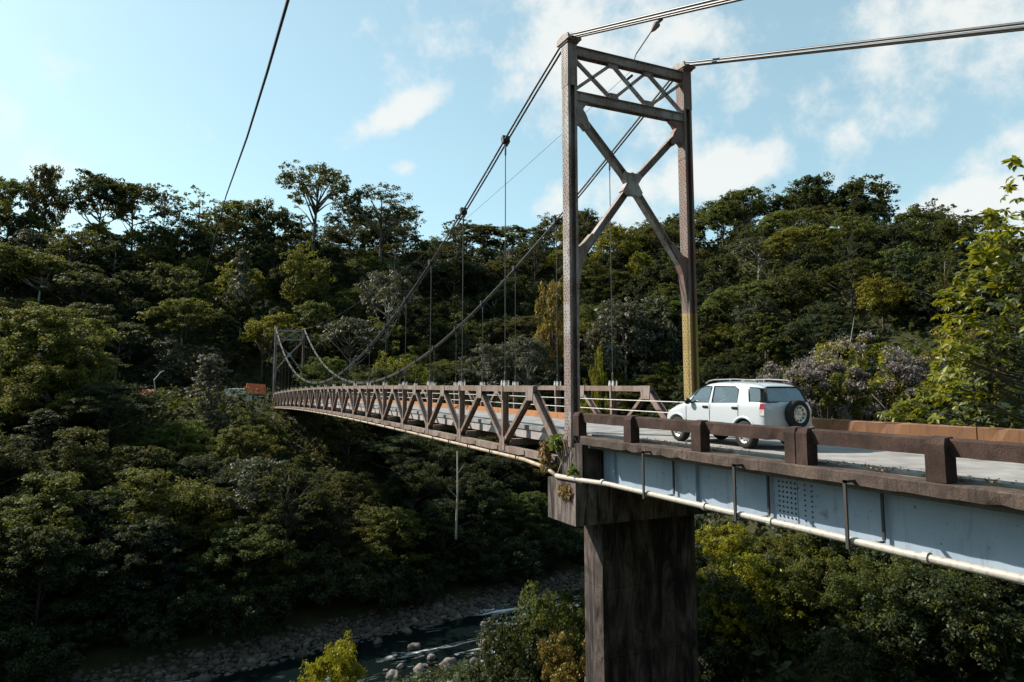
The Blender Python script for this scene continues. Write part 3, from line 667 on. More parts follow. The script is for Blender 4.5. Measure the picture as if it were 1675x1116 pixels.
def tree(x, y, kind, near, seed, leaf, scale, label, group=None, bark='bark', z=None, name=None, cat='tree', sxy=1.0, rot=None):
    tm, cm = proto(kind, near, seed); zz = gz(x, y) if z is None else z
    nm = name or {'umbrella': 'spreading_tree', 'dome': 'round_tree', 'billow': 'emergent_tree', 'airy': 'slender_tree', 'tier': 'tiered_tree', 'mound': 'bushy_tree', 'bush': 'shrub'}[kind]
    e = empty(nm, (x, y, zz), label, cat, group, rot if rot is not None else (x * 12.9898 + y * 78.233) % 6.283); e.scale = (scale * sxy, scale * sxy, scale)
    for nm_, me_, mt_ in (('trunk', tm, bark), ('crown', cm, leaf)):
        o = link(nm_, me_, e)
        if me_.materials[0] != MAT[mt_]: o.material_slots[0].link = 'OBJECT'; o.material_slots[0].material = MAT[mt_]
    return e
def tree_at(px, py, depth, kind, near, seed, leaf, label, bark='bark', width=None, group=None, **kw):
    """tree whose crown top shows at photo pixel (px,py) at that depth, standing on the terrain there"""
    p = at(px, py, depth); H, Rc = KIND[kind][:2]; z = gz(p.x, p.y)
    hs = max(.25, (p.z - z) / (H * .98)); sxy = 1.0
    if width: sxy = (width / 2 * depth / FPX) / (Rc * 1.05) / hs
    return tree(p.x, p.y, kind, near, seed, leaf, hs, label, group, bark, z, sxy=sxy, **kw)
rnd = random.Random(11)
def limit_y(x):                # how high in the photo the crowns on the near face of the far bank reach
    return float(np.interp(x, [-100, 0, 130, 190, 215, 260, 330, 440, 470, 600, 700, 800, 900, 960, 1000], [470, 495, 490, 570, 672, 672, 690, 690, 700, 712, 735, 770, 800, 830, 640]))
SHAPE = {'umbrella': 'spreading', 'dome': 'rounded', 'airy': 'see-through', 'tier': 'tiered', 'mound': 'mounded'}
TINT = {'leaf_dark': 'dark green', 'leaf_olive': 'olive green', 'leaf_pale': 'greyish pale', 'leaf_yellow': 'yellow-green', 'leaf_bright': 'fresh green'}
def where(x, y, z):
    px, py, d = proj((x, y, z))
    for lim, txt in ((90, 'at the left photo edge'), (220, 'left of the black overhead cable'), (330, 'above the small red-roofed stall'), (445, 'left of the distant tower'), (560, 'close above the distant tower'), (690, 'behind the cable low point'), (800, 'behind the near cable'), (925, 'just left of the near tower'), (1030, 'framed in the tower left'), (1125, 'framed in the tower right'), (1230, 'above the front of the white car'), (1340, 'above the rear of the white car'), (1450, 'below the hill summit'), (1560, 'right of the hill summit')):
        if px < lim: return txt
    return 'next to the big-leaved tree'
def hill_label(kind, leaf, x, y, z, k): return f"{SHAPE[kind]} {TINT[leaf]} forest tree {'on the ridge' if k > .85 else 'high on the slope' if k > .5 else 'low on the slope'} {where(x, y, z)}"
def bank_label(kind, leaf, x, y, z, t): return f"{SHAPE[kind]} {TINT[leaf]} tree {'at the water side' if t < 20 else 'midway up the bank' if t < 42 else 'at road level'} {where(x, y, z)}"
def scatter():
    n = 0; rr = 158.0
    rows = []
    while rr < 246: rows.append(rr); rr += 11.0
    for i, rr in enumerate([100, 112, 124, 136, 147] + rows):
        ph = -14.5 if rr > 150 else 30.0; phmax = 66 if rr > 150 else 66
        while ph < phmax:
            step = math.degrees(8.7 / rr) * rnd.uniform(.8, 1.25); ph += step
            r0 = np.interp(ph, [0, 25, 40, 55, 75], [154, 150, 125, 100, 90]); r1 = np.interp(ph, [0, 10, 25, 40, 60], [228, 228, 236, 226, 196])
            r = rr + rnd.uniform(-4, 4)
            if r < r0 or r > r1 + 7: continue
            a = math.radians(ph); x, y = r * math.sin(a), r * math.cos(a)
            kind = rnd.choices(['umbrella', 'dome', 'airy', 'tier', 'mound'], [.26, .22, .10, .05, .37])[0]
            leaf = rnd.choices(['leaf_dark', 'leaf_olive', 'leaf_pale', 'leaf_yellow'], [.62, .27, .07, .04])[0]
            sc = rnd.uniform(.72, 1.18) * (1.0 if r < r1 - 12 else rnd.uniform(.85, 1.05))
            tree(x, y, kind, False, rnd.randint(0, 2), leaf, sc, hill_label(kind, leaf, x, y, gz(x, y) + 8, (r - r0) / (r1 - r0)), 'forest trees on the far hillside', 'bark_pale' if rnd.random() < .3 else 'bark'); n += 1
    for rr in (66, 75, 84, 93, 102):                     # wooded foot of the right hill behind the road
        ph = 41.0
        while ph < 67:
            ph += math.degrees(7.5 / rr) * rnd.uniform(.85, 1.2); a = math.radians(ph); r = rr + rnd.uniform(-3, 3); x, y = r * math.sin(a), r * math.cos(a); z0 = gz(x, y); p = proj((x, y, z0))
            sc = min(rnd.uniform(.6, .95), (at(p[0], 455 + rnd.uniform(0, 60), p[2]).z - z0) / 11.5)
            if sc < .3: continue
            leaf = rnd.choices(['leaf_dark', 'leaf_olive'], [.8, .2])[0]
            tree(x, y, 'mound', True, rnd.randint(0, 1), leaf, sc, f"mounded {TINT[leaf]} tree at hill foot, {'front row' if rr < 80 else 'back row'}, {where(x, y, z0 + 4)}", 'trees at the foot of the hill', sxy=1.1); n += 1
    # far bank between gravel and road
    t = 9.0
    while t < 62:
        x = -62.0
        while x < 95:
            x += rnd.uniform(6.2, 9.5); xx = x + rnd.uniform(-1.5, 1.5); y = far_shore(xx) + t + rnd.uniform(-2, 2); q = xx * math.cos(TH) - y * math.sin(TH)
            if 8.0 < q < 19.5 and t > 24: continue                     # clear below and beside the deck end
            p = proj((xx, y, 0))
            if p[0] < -160 or p[0] > 1300: continue
            kind = rnd.choices(['umbrella', 'dome', 'airy', 'tier', 'mound'], [.2, .12, .06, .08, .54])[0]
            H = KIND[kind][0]; sc = rnd.uniform(.7, 1.0); z0 = gz(xx, y)
            if q < 10:
                top = at(p[0], limit_y(p[0]) + rnd.uniform(0, 60), p[2]).z; sc = min(sc, (top - z0) / H)
            if q >= 8 and q <= 19.5: sc = min(sc, (-2.5 - z0) / H)
            if sc < .3: continue
            leaf = rnd.choices(['leaf_dark', 'leaf_olive', 'leaf_pale', 'leaf_bright'], [.66, .22, .04, .08])[0]
            tree(xx, y, kind, True, rnd.randint(0, 1), leaf, sc, bank_label(kind, leaf, xx, y, z0 + 5, t), 'trees on the far river bank', sxy=min(1.5, .95 / max(sc, .5))); n += 1
        t += 8.5
    x = -42.0
    while x < 70:
        x += rnd.uniform(2.2, 3.4); y = far_shore(x) + rnd.uniform(4.2, 8.5); p = proj((x, y, gz(x, y)))
        if p[0] < -40 or p[0] > 1000: continue
        lf = rnd.choice(['leaf_shade', 'leaf_dark', 'leaf_shade']); tree(x, y, 'bush', True, rnd.randint(0, 2), lf, rnd.uniform(.7, 1.25), f"{'dark green' if lf == 'leaf_dark' else 'deep green'} waterside bush above the cobble bar {where(x, y, gz(x, y))}", 'bushes along the cobble bar')
    return n
NTREES = scatter()
def undergrowth():
    rng = np.random.default_rng(5)
    def carpet(name, X, Y, size, mat, label, lift=.8):
        Z = ground_z(X, Y); n = len(X); p = np.stack([X, Y, Z + rng.random(n) ** 1.5 * lift], 1)
        V, Fq = leaf_quads(rng, p, np.full((n, 3), size * .9), 3, size, .6, .3, .9)
        o = link(name, npmesh(name, V, Fq, MAT[mat])); prop(o, label, 'undergrowth', kind='stuff')
    n = 32000; ph = np.radians(rng.uniform(-15, 67, n)); r = np.sqrt(rng.uniform(95 ** 2, 245 ** 2, n)); X = r * np.sin(ph); Y = r * np.cos(ph); k = ((Y - far_shore(np.minimum(X, 90))) > 45) | ((X > 62) & (Y > 20))
    k &= ~((np.abs(X - 15 - (Y - 133) * .03) < 5) & (Y > 120) & (Y < 156))
    carpet('hillside_undergrowth', X[k], Y[k], 1.1, 'leaf_dark', 'dense low undergrowth covering the far hillside', 2.2)
    n = 6000; ph = np.radians(rng.uniform(37, 68, n)); r = rng.uniform(42, 112, n); carpet('hillfoot_undergrowth', r * np.sin(ph), r * np.cos(ph), .7, 'leaf_dark', 'low undergrowth at the foot of the right hill', 2.2)
    n = 24000; X = rng.uniform(-60, 95, n); t = rng.uniform(7, 62, n); Y = far_shore(X) + t
    carpet('bank_undergrowth', X, Y, .62, 'leaf_dark', 'dark low undergrowth covering the far river bank', 3.0)
    n = 26000; X = rng.uniform(-8, 60, n); Y = rng.uniform(2, 56, n); k = (Y < far_shore(X) - 15.5) & ~((X > 10) & (X < 17.5) & (Y < 21))
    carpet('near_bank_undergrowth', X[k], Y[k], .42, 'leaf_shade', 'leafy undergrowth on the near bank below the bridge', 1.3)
undergrowth()

# named trees: photo pixel of the crown top, depth
E_ = [
 (516, 262, 205, 'billow', 0, 'leaf_dark', 'tall emergent tree with open billowing crown standing highest on the skyline', 135),
 (625, 298, 204, 'billow', 1, 'leaf_dark', 'wide emergent tree beside the highest skyline tree', 130),
 (575, 330, 210, 'billow', 2, 'leaf_dark', 'dark crown filling the gap between the two emergent skyline trees', 80),
 (80, 272, 200, 'dome', 1, 'leaf_dark', 'dark dense skyline tree near the top left of the forest', 60),
 (20, 290, 198, 'umbrella', 2, 'leaf_olive', 'olive skyline tree at the left edge of the photo', 90),
 (165, 280, 202, 'umbrella', 0, 'leaf_dark', 'flat parasol-shaped tree on the left skyline', 120),
 (222, 298, 204, 'umbrella', 1, 'leaf_dark', 'leaning parasol tree right of the flat parasol tree on the skyline', 110),
 (272, 297, 203, 'airy', 2, 'leaf_dark', 'slim open-crowned tree on the skyline beside a bright sky gap', 60),
 (328, 305, 203, 'airy', 0, 'leaf_olive', 'wispy skyline tree just left of the black cable', 66),
 (390, 325, 203, 'umbrella', 1, 'leaf_olive', 'yellowish skyline tree right of the black cable', 90),
 (440, 330, 203, 'dome', 0, 'leaf_dark', 'rounded skyline tree left of the tallest emergent tree', 80),
 (745, 352, 214, 'airy', 1, 'leaf_dark', 'small feathery skyline tree behind the near main cable', 70),
 (958, 340, 214, 'umbrella', 2, 'leaf_dark', 'little umbrella tree seen through the tower beside the near post', 56),
 (1215, 305, 196, 'umbrella', 0, 'leaf_olive', 'flat-topped tree on the skyline right of the tower', 85),
 (1330, 290, 190, 'dome', 1, 'leaf_dark', 'dark round tree on the hill summit right of the tower', 90),
 (1405, 292, 188, 'dome', 0, 'leaf_dark', 'second dark round tree on the hill summit, on its right side', 95),
 (1530, 322, 186, 'airy', 1, 'leaf_dark', 'sparse little tree sticking up on the right ridge', 40),
 (398, 415, 170, 'tier', 0, 'leaf_pale', 'grey-leaved tree with white forked trunk in the dark forest', 66),
 (635, 438, 165, 'umbrella', 1, 'leaf_pale', 'grey-white flat crown left of the near main cable', 95),
 (500, 405, 175, 'dome', 2, 'leaf_olive', 'olive dome crown below the tallest emergent tree', 75),
 (515, 490, 160, 'umbrella', 2, 'leaf_olive', 'olive flat crown above the distant tower', 80),
 (450, 510, 152, 'umbrella', 0, 'leaf_yellow', 'yellow-green flat crown just above the distant tower', 95),
 (575, 515, 150, 'umbrella', 1, 'leaf_pale', 'broad pale crown right of the distant tower', 110),
 (800, 560, 140, 'umbrella', 0, 'leaf_pale', 'pale layered tree behind the truss left of the near tower', 90),
 (860, 545, 138, 'umbrella', 2, 'leaf_pale', 'second pale layered tree behind the truss, nearer the tower', 110),
 (1020, 480, 150, 'mound', 0, 'leaf_pale', 'big grey-green crown framed between the tower posts', 125),
 (1080, 482, 152, 'mound', 1, 'leaf_pale', 'grey-green crown against the far tower post', 80),
 (905, 462, 150, 'dome', 1, 'leaf_amber', 'amber autumn-coloured tree left of the near tower post', 60),
 (1010, 372, 200, 'dome', 1, 'leaf_yellow', 'bright yellow-green tree seen high between the tower posts', 75),
 (660, 590, 128, 'bush', 0, 'leaf_yellow', 'yellow-green bush lit by sun behind the truss', 120),
 (970, 600, 118, 'bush', 1, 'leaf_yellow', 'sunlit yellow-green bush showing behind the near tower post', 60),
]
for i, (px, py, d, kind, seed, leaf, lab, w) in enumerate(E_):
    tree_at(px, py, d, kind, d < 145, seed, leaf, lab, 'bark_pale' if 'pale' in leaf else 'bark', w)
N_ = [   # far bank, nearer and larger
 (95, 486, 78, 'mound', 0, 'leaf_olive', 'big sunlit dome-shaped tree at the left edge of the photo', 215),
 (110, 545, 72, 'mound', 1, 'leaf_olive', 'yellow-green crown in front of the big left dome tree', 150),
 (10, 575, 70, 'mound', 1, 'leaf_olive', 'half-seen crown cut by the left photo edge at mid height', 90),
 (345, 586, 112, 'tier', 1, 'leaf_pale', 'pale grey tiered tree standing in front of the white roadside building', 90),
 (338, 656, 100, 'mound', 1, 'leaf_pale', 'pale bushy crown below the grey tiered tree', 75),
 (300, 682, 92, 'mound', 0, 'leaf_bright', 'bright green rounded tree left of the distant deck end', 95),
 (432, 674, 100, 'mound', 1, 'leaf_olive', 'small green tree beside the distant end of the deck', 60),
 (235, 690, 86, 'mound', 0, 'leaf_olive', 'olive tree with yellowish leaves left of the bright green tree', 90),
 (395, 690, 88, 'mound', 0, 'leaf_olive', 'sunlit crown below the distant end of the deck', 110),
 (105, 770, 62, 'mound', 1, 'leaf_olive', 'wide sunlit crown low at left above the dark lower bank', 180),
 (20, 745, 62, 'mound', 0, 'leaf_olive', 'crown cut by the left photo edge low on the bank', 100),
 (245, 765, 64, 'mound', 1, 'leaf_olive', 'green spreading tree between two sunlit crowns low on the left bank', 170),
 (330, 740, 72, 'mound', 0, 'leaf_dark', 'dark crown right of the low spreading tree', 110),
 (430, 745, 72, 'mound', 1, 'leaf_pale', 'large grey-brown crown low on the bank left of mid photo', 160),
 (440, 800, 68, 'mound', 0, 'leaf_pale', 'grey-brown lower crown below the large grey-brown one', 120),
 (655, 838, 70, 'tier', 0, 'leaf_bright', 'small conical green tree alone in the dark bank below the bridge', 62),
]
def ground_hit(px, py, d0=45, d1=170):
    d = d0
    while d < d1:
        p = at(px, py, d)
        if p.z <= gz(p.x, p.y): return d
        d += .7
    return d1
for (px, py, d, kind, seed, leaf, lab, w) in N_:
    dd = min(d + 26, max(d - 8, ground_hit(px, py + (w * .95 if kind == 'mound' else w * 1.35))))
    tree_at(px, py, dd, kind, True, seed, leaf, lab, 'bark', w)
# bare pale trunk under the bridge
def pale_trunk(px, y0, y1, d, lab):
    a = at(px, y1, d); b = at(px + 2, y0, d); e = wthing('bare_trunk', tuple(a), lab, 'tree trunk'); m = MB()
    m.tube([a - Vector((0, 0, 1.0)), a, a.lerp(b, .5) + Vector((.12, 0, 0)), b], [.14, .12, .10, .06], 6); m.build('trunk', MAT['bark_pale'], e, True)
    m = MB(); c = a.lerp(b, .42); m.tube([c, c + Vector((-.8, 0, .8)), c + Vector((-1.1, 0, 1.2))], [.05, .035, .01], 5); m.tube([a.lerp(b, .7), a.lerp(b, .7) + Vector((1, .2, 1.1))], [.04, .01], 5); m.build('branch', MAT['bark_pale'], e, True)
pale_trunk(746, 738, 868, 80, 'thin pale bare trunk rising in the dark below the truss')
# ---- near bank bushes
NB = [
 (545, 1070, 44, 'bush', 0, 'leaf_gloss', 'bright green bush poking up at the bottom edge beside the river', 104),
 (900, 985, 40, 'bush', 1, 'leaf_olive', 'olive bush beside the pier column above the river', 150),
 (850, 1035, 38, 'bush', 0, 'leaf_shade', 'dark green bush at bottom left of the pier column', 150),
 (935, 1050, 36, 'bush', 2, 'leaf_amber', 'yellowing bush touching the left side of the pier column', 100),
 (950, 960, 44, 'bush', 2, 'leaf_olive', 'upper olive bush peeking out behind the pier column', 70),
]
for (px, py, d, kind, seed, leaf, lab, w) in NB:
    p = at(px, py, d); H, Rc = KIND[kind][:2]; sc = (w / 2 * d / FPX) / Rc; zb = min(p.z - H * .9 * sc * 1.25, gz(p.x, p.y) + .1); hs = (p.z - zb) / (H * .9); tree(p.x, p.y, kind, True, seed, leaf, hs, lab, None, z=zb, sxy=.85 * sc * 1.25 / hs)
SL = []
rs = random.Random(4)
lv = ['leaf_olive', 'leaf_gloss', 'leaf_shade', 'leaf_amber', 'leaf_olive', 'leaf_shade']
k_ = 0
for i in range(400):
    px = rs.uniform(1125, 1760); py = rs.uniform(840, 1180); d = rs.uniform(30, 37) if px < 1440 else rs.uniform(24, 33)
    p = at(px, py, d)
    if p.x < 19 or k_ >= 74: continue
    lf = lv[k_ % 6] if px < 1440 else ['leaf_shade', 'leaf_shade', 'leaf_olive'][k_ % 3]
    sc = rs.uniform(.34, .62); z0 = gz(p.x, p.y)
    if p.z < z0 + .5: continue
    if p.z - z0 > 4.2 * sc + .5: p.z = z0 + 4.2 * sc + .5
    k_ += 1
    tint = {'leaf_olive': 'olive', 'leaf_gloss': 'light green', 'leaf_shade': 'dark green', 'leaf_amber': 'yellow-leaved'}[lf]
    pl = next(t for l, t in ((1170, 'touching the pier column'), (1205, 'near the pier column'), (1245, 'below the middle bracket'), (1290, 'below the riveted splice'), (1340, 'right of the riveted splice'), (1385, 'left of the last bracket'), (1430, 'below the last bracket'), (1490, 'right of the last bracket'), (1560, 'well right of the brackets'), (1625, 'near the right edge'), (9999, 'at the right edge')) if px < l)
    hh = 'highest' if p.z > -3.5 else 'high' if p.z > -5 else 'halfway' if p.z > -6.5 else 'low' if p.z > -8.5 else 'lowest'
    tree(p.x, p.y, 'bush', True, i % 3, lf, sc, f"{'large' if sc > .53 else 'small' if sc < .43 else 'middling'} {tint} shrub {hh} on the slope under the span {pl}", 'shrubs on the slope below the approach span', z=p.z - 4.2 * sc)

# ---------------------------------------------------------------- big-leaved tree and flowering shrubs beside the road
def leaf_blade(L=.38, W=.19):
    V = [(0, 0, 0), (W * .42, L * .3, .03), (W * .5, L * .62, .0), (0, L, -.07), (-W * .5, L * .62, .0), (-W * .42, L * .3, .03), (0, L * .3, .0), (0, L * .62, -.03)]
    Fq = [(0, 1, 6), (0, 6, 5), (1, 2, 7, 6), (6, 7, 4, 5), (2, 3, 7), (7, 3, 4)]
    return V, Fq
def rosettes_tree():
    rg = random.Random(21); base = at(1720, 760, 27); z0 = gz(base.x, base.y)
    e = wthing('broadleaf_tree', (base.x, base.y, z0), 'tree with whorls of large yellow-green leaves at the right edge', 'tree')
    V, Fq = leaf_blade(); lm = bpy.data.meshes.new('leaf'); lm.from_pydata(V, [], Fq); lm.materials.append(MAT['leaf_gloss']); lm.update()
    left = lambda y: np.interp(y, [235, 265, 300, 340, 400, 450, 480, 520, 560, 600, 640, 665, 690, 720], [1668, 1650, 1648, 1612, 1596, 1566, 1536, 1545, 1530, 1545, 1505, 1462, 1440, 1430])
    outer = MB(); inner = MB(); tips = []; nl = 0; parts = 0
    pts = []
    for k in range(95):                                # leafy branch ends
        y = rg.uniform(250, 735); x = left(y) + 18 + abs(rg.gauss(0, 1)) * 120; d = 26 + rg.uniform(-3.4, 3.0); edge = x - left(y)
        if x > 2050: continue
        for q in range(rg.randint(7, 15)):
            xx = x + rg.gauss(0, 17); yy = y + rg.gauss(0, 12); pts.append((d + rg.gauss(0, .45), xx, yy, max(0, xx - left(min(735, max(240, yy))))))
    for k in range(60): y = rg.uniform(260, 730); pts.append((26 + rg.uniform(-1, 1), left(y) + rg.uniform(0, 16), y, 3))
    pts.sort()
    for i, (d, x, y, edge) in enumerate(pts):
        c = at(x, y, d); tips.append(c); tilt = Vector((rg.gauss(-.25, .45), rg.gauss(.0, .45), 1)).normalized(); rot = tilt.to_track_quat('Z', 'Y').to_matrix().to_4x4()
        n = rg.randint(6, 9); ph = rg.random() * 6.28; sz = rg.uniform(.5, .95)
        for k in range(n):
            M = Matrix.Translation(c) @ rot @ Matrix.Rotation(ph + 6.283 * k / n + rg.uniform(-.2, .2), 4, 'Z') @ Matrix.Rotation(rg.uniform(-.55, .45), 4, 'X') @ Matrix.Scale(sz * rg.uniform(.8, 1.15), 4)
            vis = x < 1690 and parts < 290 and rg.random() < .30
            if vis:
                o = bpy.data.objects.new('leaf', lm); COL.objects.link(o); o.parent = e; o.matrix_basis = Matrix.Translation(-e.location) @ M; parts += 1
            else:
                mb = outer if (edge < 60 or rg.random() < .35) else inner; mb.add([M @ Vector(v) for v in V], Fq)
    for nm, mb, mt in (('crown', outer, 'leaf_gloss'), ('inner_foliage', inner, 'leaf_shade')):  # inner leaves darker: shade inside the crown put into their colour
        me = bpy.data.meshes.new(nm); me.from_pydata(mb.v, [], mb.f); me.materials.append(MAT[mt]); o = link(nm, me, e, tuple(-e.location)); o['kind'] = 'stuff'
    m = MB(); top = at(1735, 330, 26.6); b = Vector((base.x, base.y, z0 - .5)); ax = [b.lerp(top, k / 6) for k in range(7)]
    m.tube(ax, [.2 * (1.2 - .9 * k / 6) for k in range(7)], 8)
    for c in tips[::17]:
        k = min(5.9, max(.6, (c.z - 1.2 - b.z) / (top.z - b.z) * 6)); j = int(k); s = ax[j].lerp(ax[j + 1], k - j); m.tube([s, s.lerp(c, .5) + Vector((0, 0, -.15)), c], [.05, .035, .012], 5)
    m.build('trunk', MAT['bark'], e, True)
rosettes_tree()
def flower_shrub(px, py, d, w, h, seed, lab, base_leaf='leaf_olive', flower=.55):
    rng = np.random.default_rng(seed); p = at(px, py, d); wm = w * d / FPX; hm = h * d / FPX; z0 = gz(p.x, p.y)
    e = wthing('flowering_shrub', (p.x, p.y, z0), lab, 'shrub'); C = []; Rd = []; tips = []
    for i in range(90):
        a = rng.random() * 6.28; q = math.sqrt(rng.random()); x = q * math.cos(a) * wm / 2; y = q * math.sin(a) * wm * .4
        z = p.z - hm + (hm * (.15 + .85 * rng.random() * math.sqrt(max(.05, 1 - .7 * q * q)))); C.append((p.x + x, p.y + y, z)); s = wm * (.05 + .05 * rng.random()); Rd.append((s, s, s * .8))
    C = np.array(C); Rd = np.array(Rd); nf = int(90 * flower)
    V, Fq = leaf_quads(rng, C[nf // 3:], Rd[nf // 3:], 120, .2, .5, .2, 1.0); o = link('crown', npmesh('crown', V, Fq, MAT[base_leaf]), e, tuple(-e.location)); o['kind'] = 'stuff'
    if flower > 0:
        k = np.argsort(C[:, 2] + rng.random(90) * hm * .9)[-nf:]; cc = C[k] + np.array([-.1, -.25, .1]); V, Fq = leaf_quads(rng, cc, Rd[k] * 1.15, 190, .13, .2, .1, 1.5, .6); o = link('blossom', npmesh('blossom', V, Fq, MAT['leaf_mauve']), e, tuple(-e.location)); o['kind'] = 'stuff'
    m = MB()
    for c in C[::3]: m.tube([(p.x, p.y, z0 - .3), (p.x * .6 + c[0] * .4, p.y * .6 + c[1] * .4, (z0 + c[2]) / 2), tuple(c)], [.06, .04, .012], 5)
    m.build('stem', MAT['bark_pale'], e, True)
flower_shrub(1300, 575, 40, 150, 150, 3, 'shrub with dusty mauve blossom right behind the white car')
flower_shrub(1400, 548, 41, 190, 170, 4, 'tall mauve-flowered shrub with yellow-green tips behind the far parapet', 'leaf_gloss', .3)
flower_shrub(1490, 585, 38, 150, 140, 5, 'mauve-flowered shrub next to the big-leaved tree', 'leaf_olive', .45)
flower_shrub(1345, 590, 36, 150, 110, 8, 'low mauve shrub just above the far parapet rail', 'leaf_olive', .5)
flower_shrub(1570, 520, 46, 150, 190, 7, 'rust-tipped shrub behind the big-leaved tree', 'leaf_amber', 0)
def bare_twig(px, y0, y1, d, lab, dx=8):
    a = at(px, y1, d); b = at(px + dx, y0, d); o = MB().tube([a, a.lerp(b, .5), b], [.03, .022, .008], 5).build('dead_stem', MAT['bark_pale']); prop(o, lab, 'dead stem')
bare_twig(1390, 516, 566, 40, 'bare pale stem sticking up from the mauve shrubs', 8)
bare_twig(1498, 600, 560, 38, 'slanting dead branch between mauve shrub and big-leaved tree', 34)

# ---------------------------------------------------------------- growth on the pier top
def pier_plants():
    rng = np.random.default_rng(9)
    def clump(name, c, rad, n, size, mat, lab, cat, hang=0):
        o = link(name, npmesh(name, *leaf_quads(rng, [c], [rad], n, size, .4, .1, 1.2, .28, hang), MAT[mat])); prop(o, lab, cat)
    clump('fern_clump', (11.3, 20.25, -.35), (.32, .4, .28), 260, .22, 'leaf_bright', 'green fern tuft growing where the truss meets the pier', 'fern')
    clump('dry_creeper', (11.1, 20.75, -.85), (.2, .3, .55), 420, .18, 'leaf_dry', 'brown withered creeper hanging over the pier top', 'creeper', .6)
    clump('dry_moss', (10.98, 19.2, -1.75), (.16, .4, .24), 520, .17, 'leaf_dry', 'dry brown plant mat hanging under the pipe on the pier cap', 'moss', .4)
    clump('small_fern', (10.95, 18.7, -1.05), (.1, .22, .18), 40, .3, 'leaf_bright', 'small fern sprouting above the pipe at the pier cap', 'fern')
    e = wthing('dry_vine', (11.4, 19.6, -.4), 'tangle of bare dry vine stems at the tower foot', 'vine'); r = random.Random(2)
    for k in range(22):
        x = 11.28 + r.uniform(-.1, .5); y = 19.3 + r.uniform(-.15, .9); a = Vector((x, y, r.uniform(-1.3, -.6))); b = Vector((x + r.uniform(-.2, .2), y + r.uniform(-.3, .3), r.uniform(-.3, .35)))
        MB().tube([a, a.lerp(b, .5) + Vector((r.uniform(-.1, .1), r.uniform(-.1, .1), 0)), b], .011, 4).build('stem', MAT['bark_pale' if k % 3 else 'timber_curb'], e)
    n = 420; X = 11.5 + np.abs(rng.normal(0, .16, n)) + .12; Y = rng.uniform(1, 18.5, n); keep = (np.sin(Y * 2.1) + np.sin(Y * .9 + 1)) > -.2
    p = np.stack([X, Y, np.full(n, .03) + rng.random(n) * .03], 1)[keep]; o = link('leaf_litter', npmesh('leaf_litter', *leaf_quads(rng, p, np.full((len(p), 3), .05), 4, .05, .8, .2, .6), MAT['leaf_dry'])); prop(o, 'brown leaf litter gathered along the road edge inside the parapet', 'leaf litter', kind='stuff')
pier_plants()

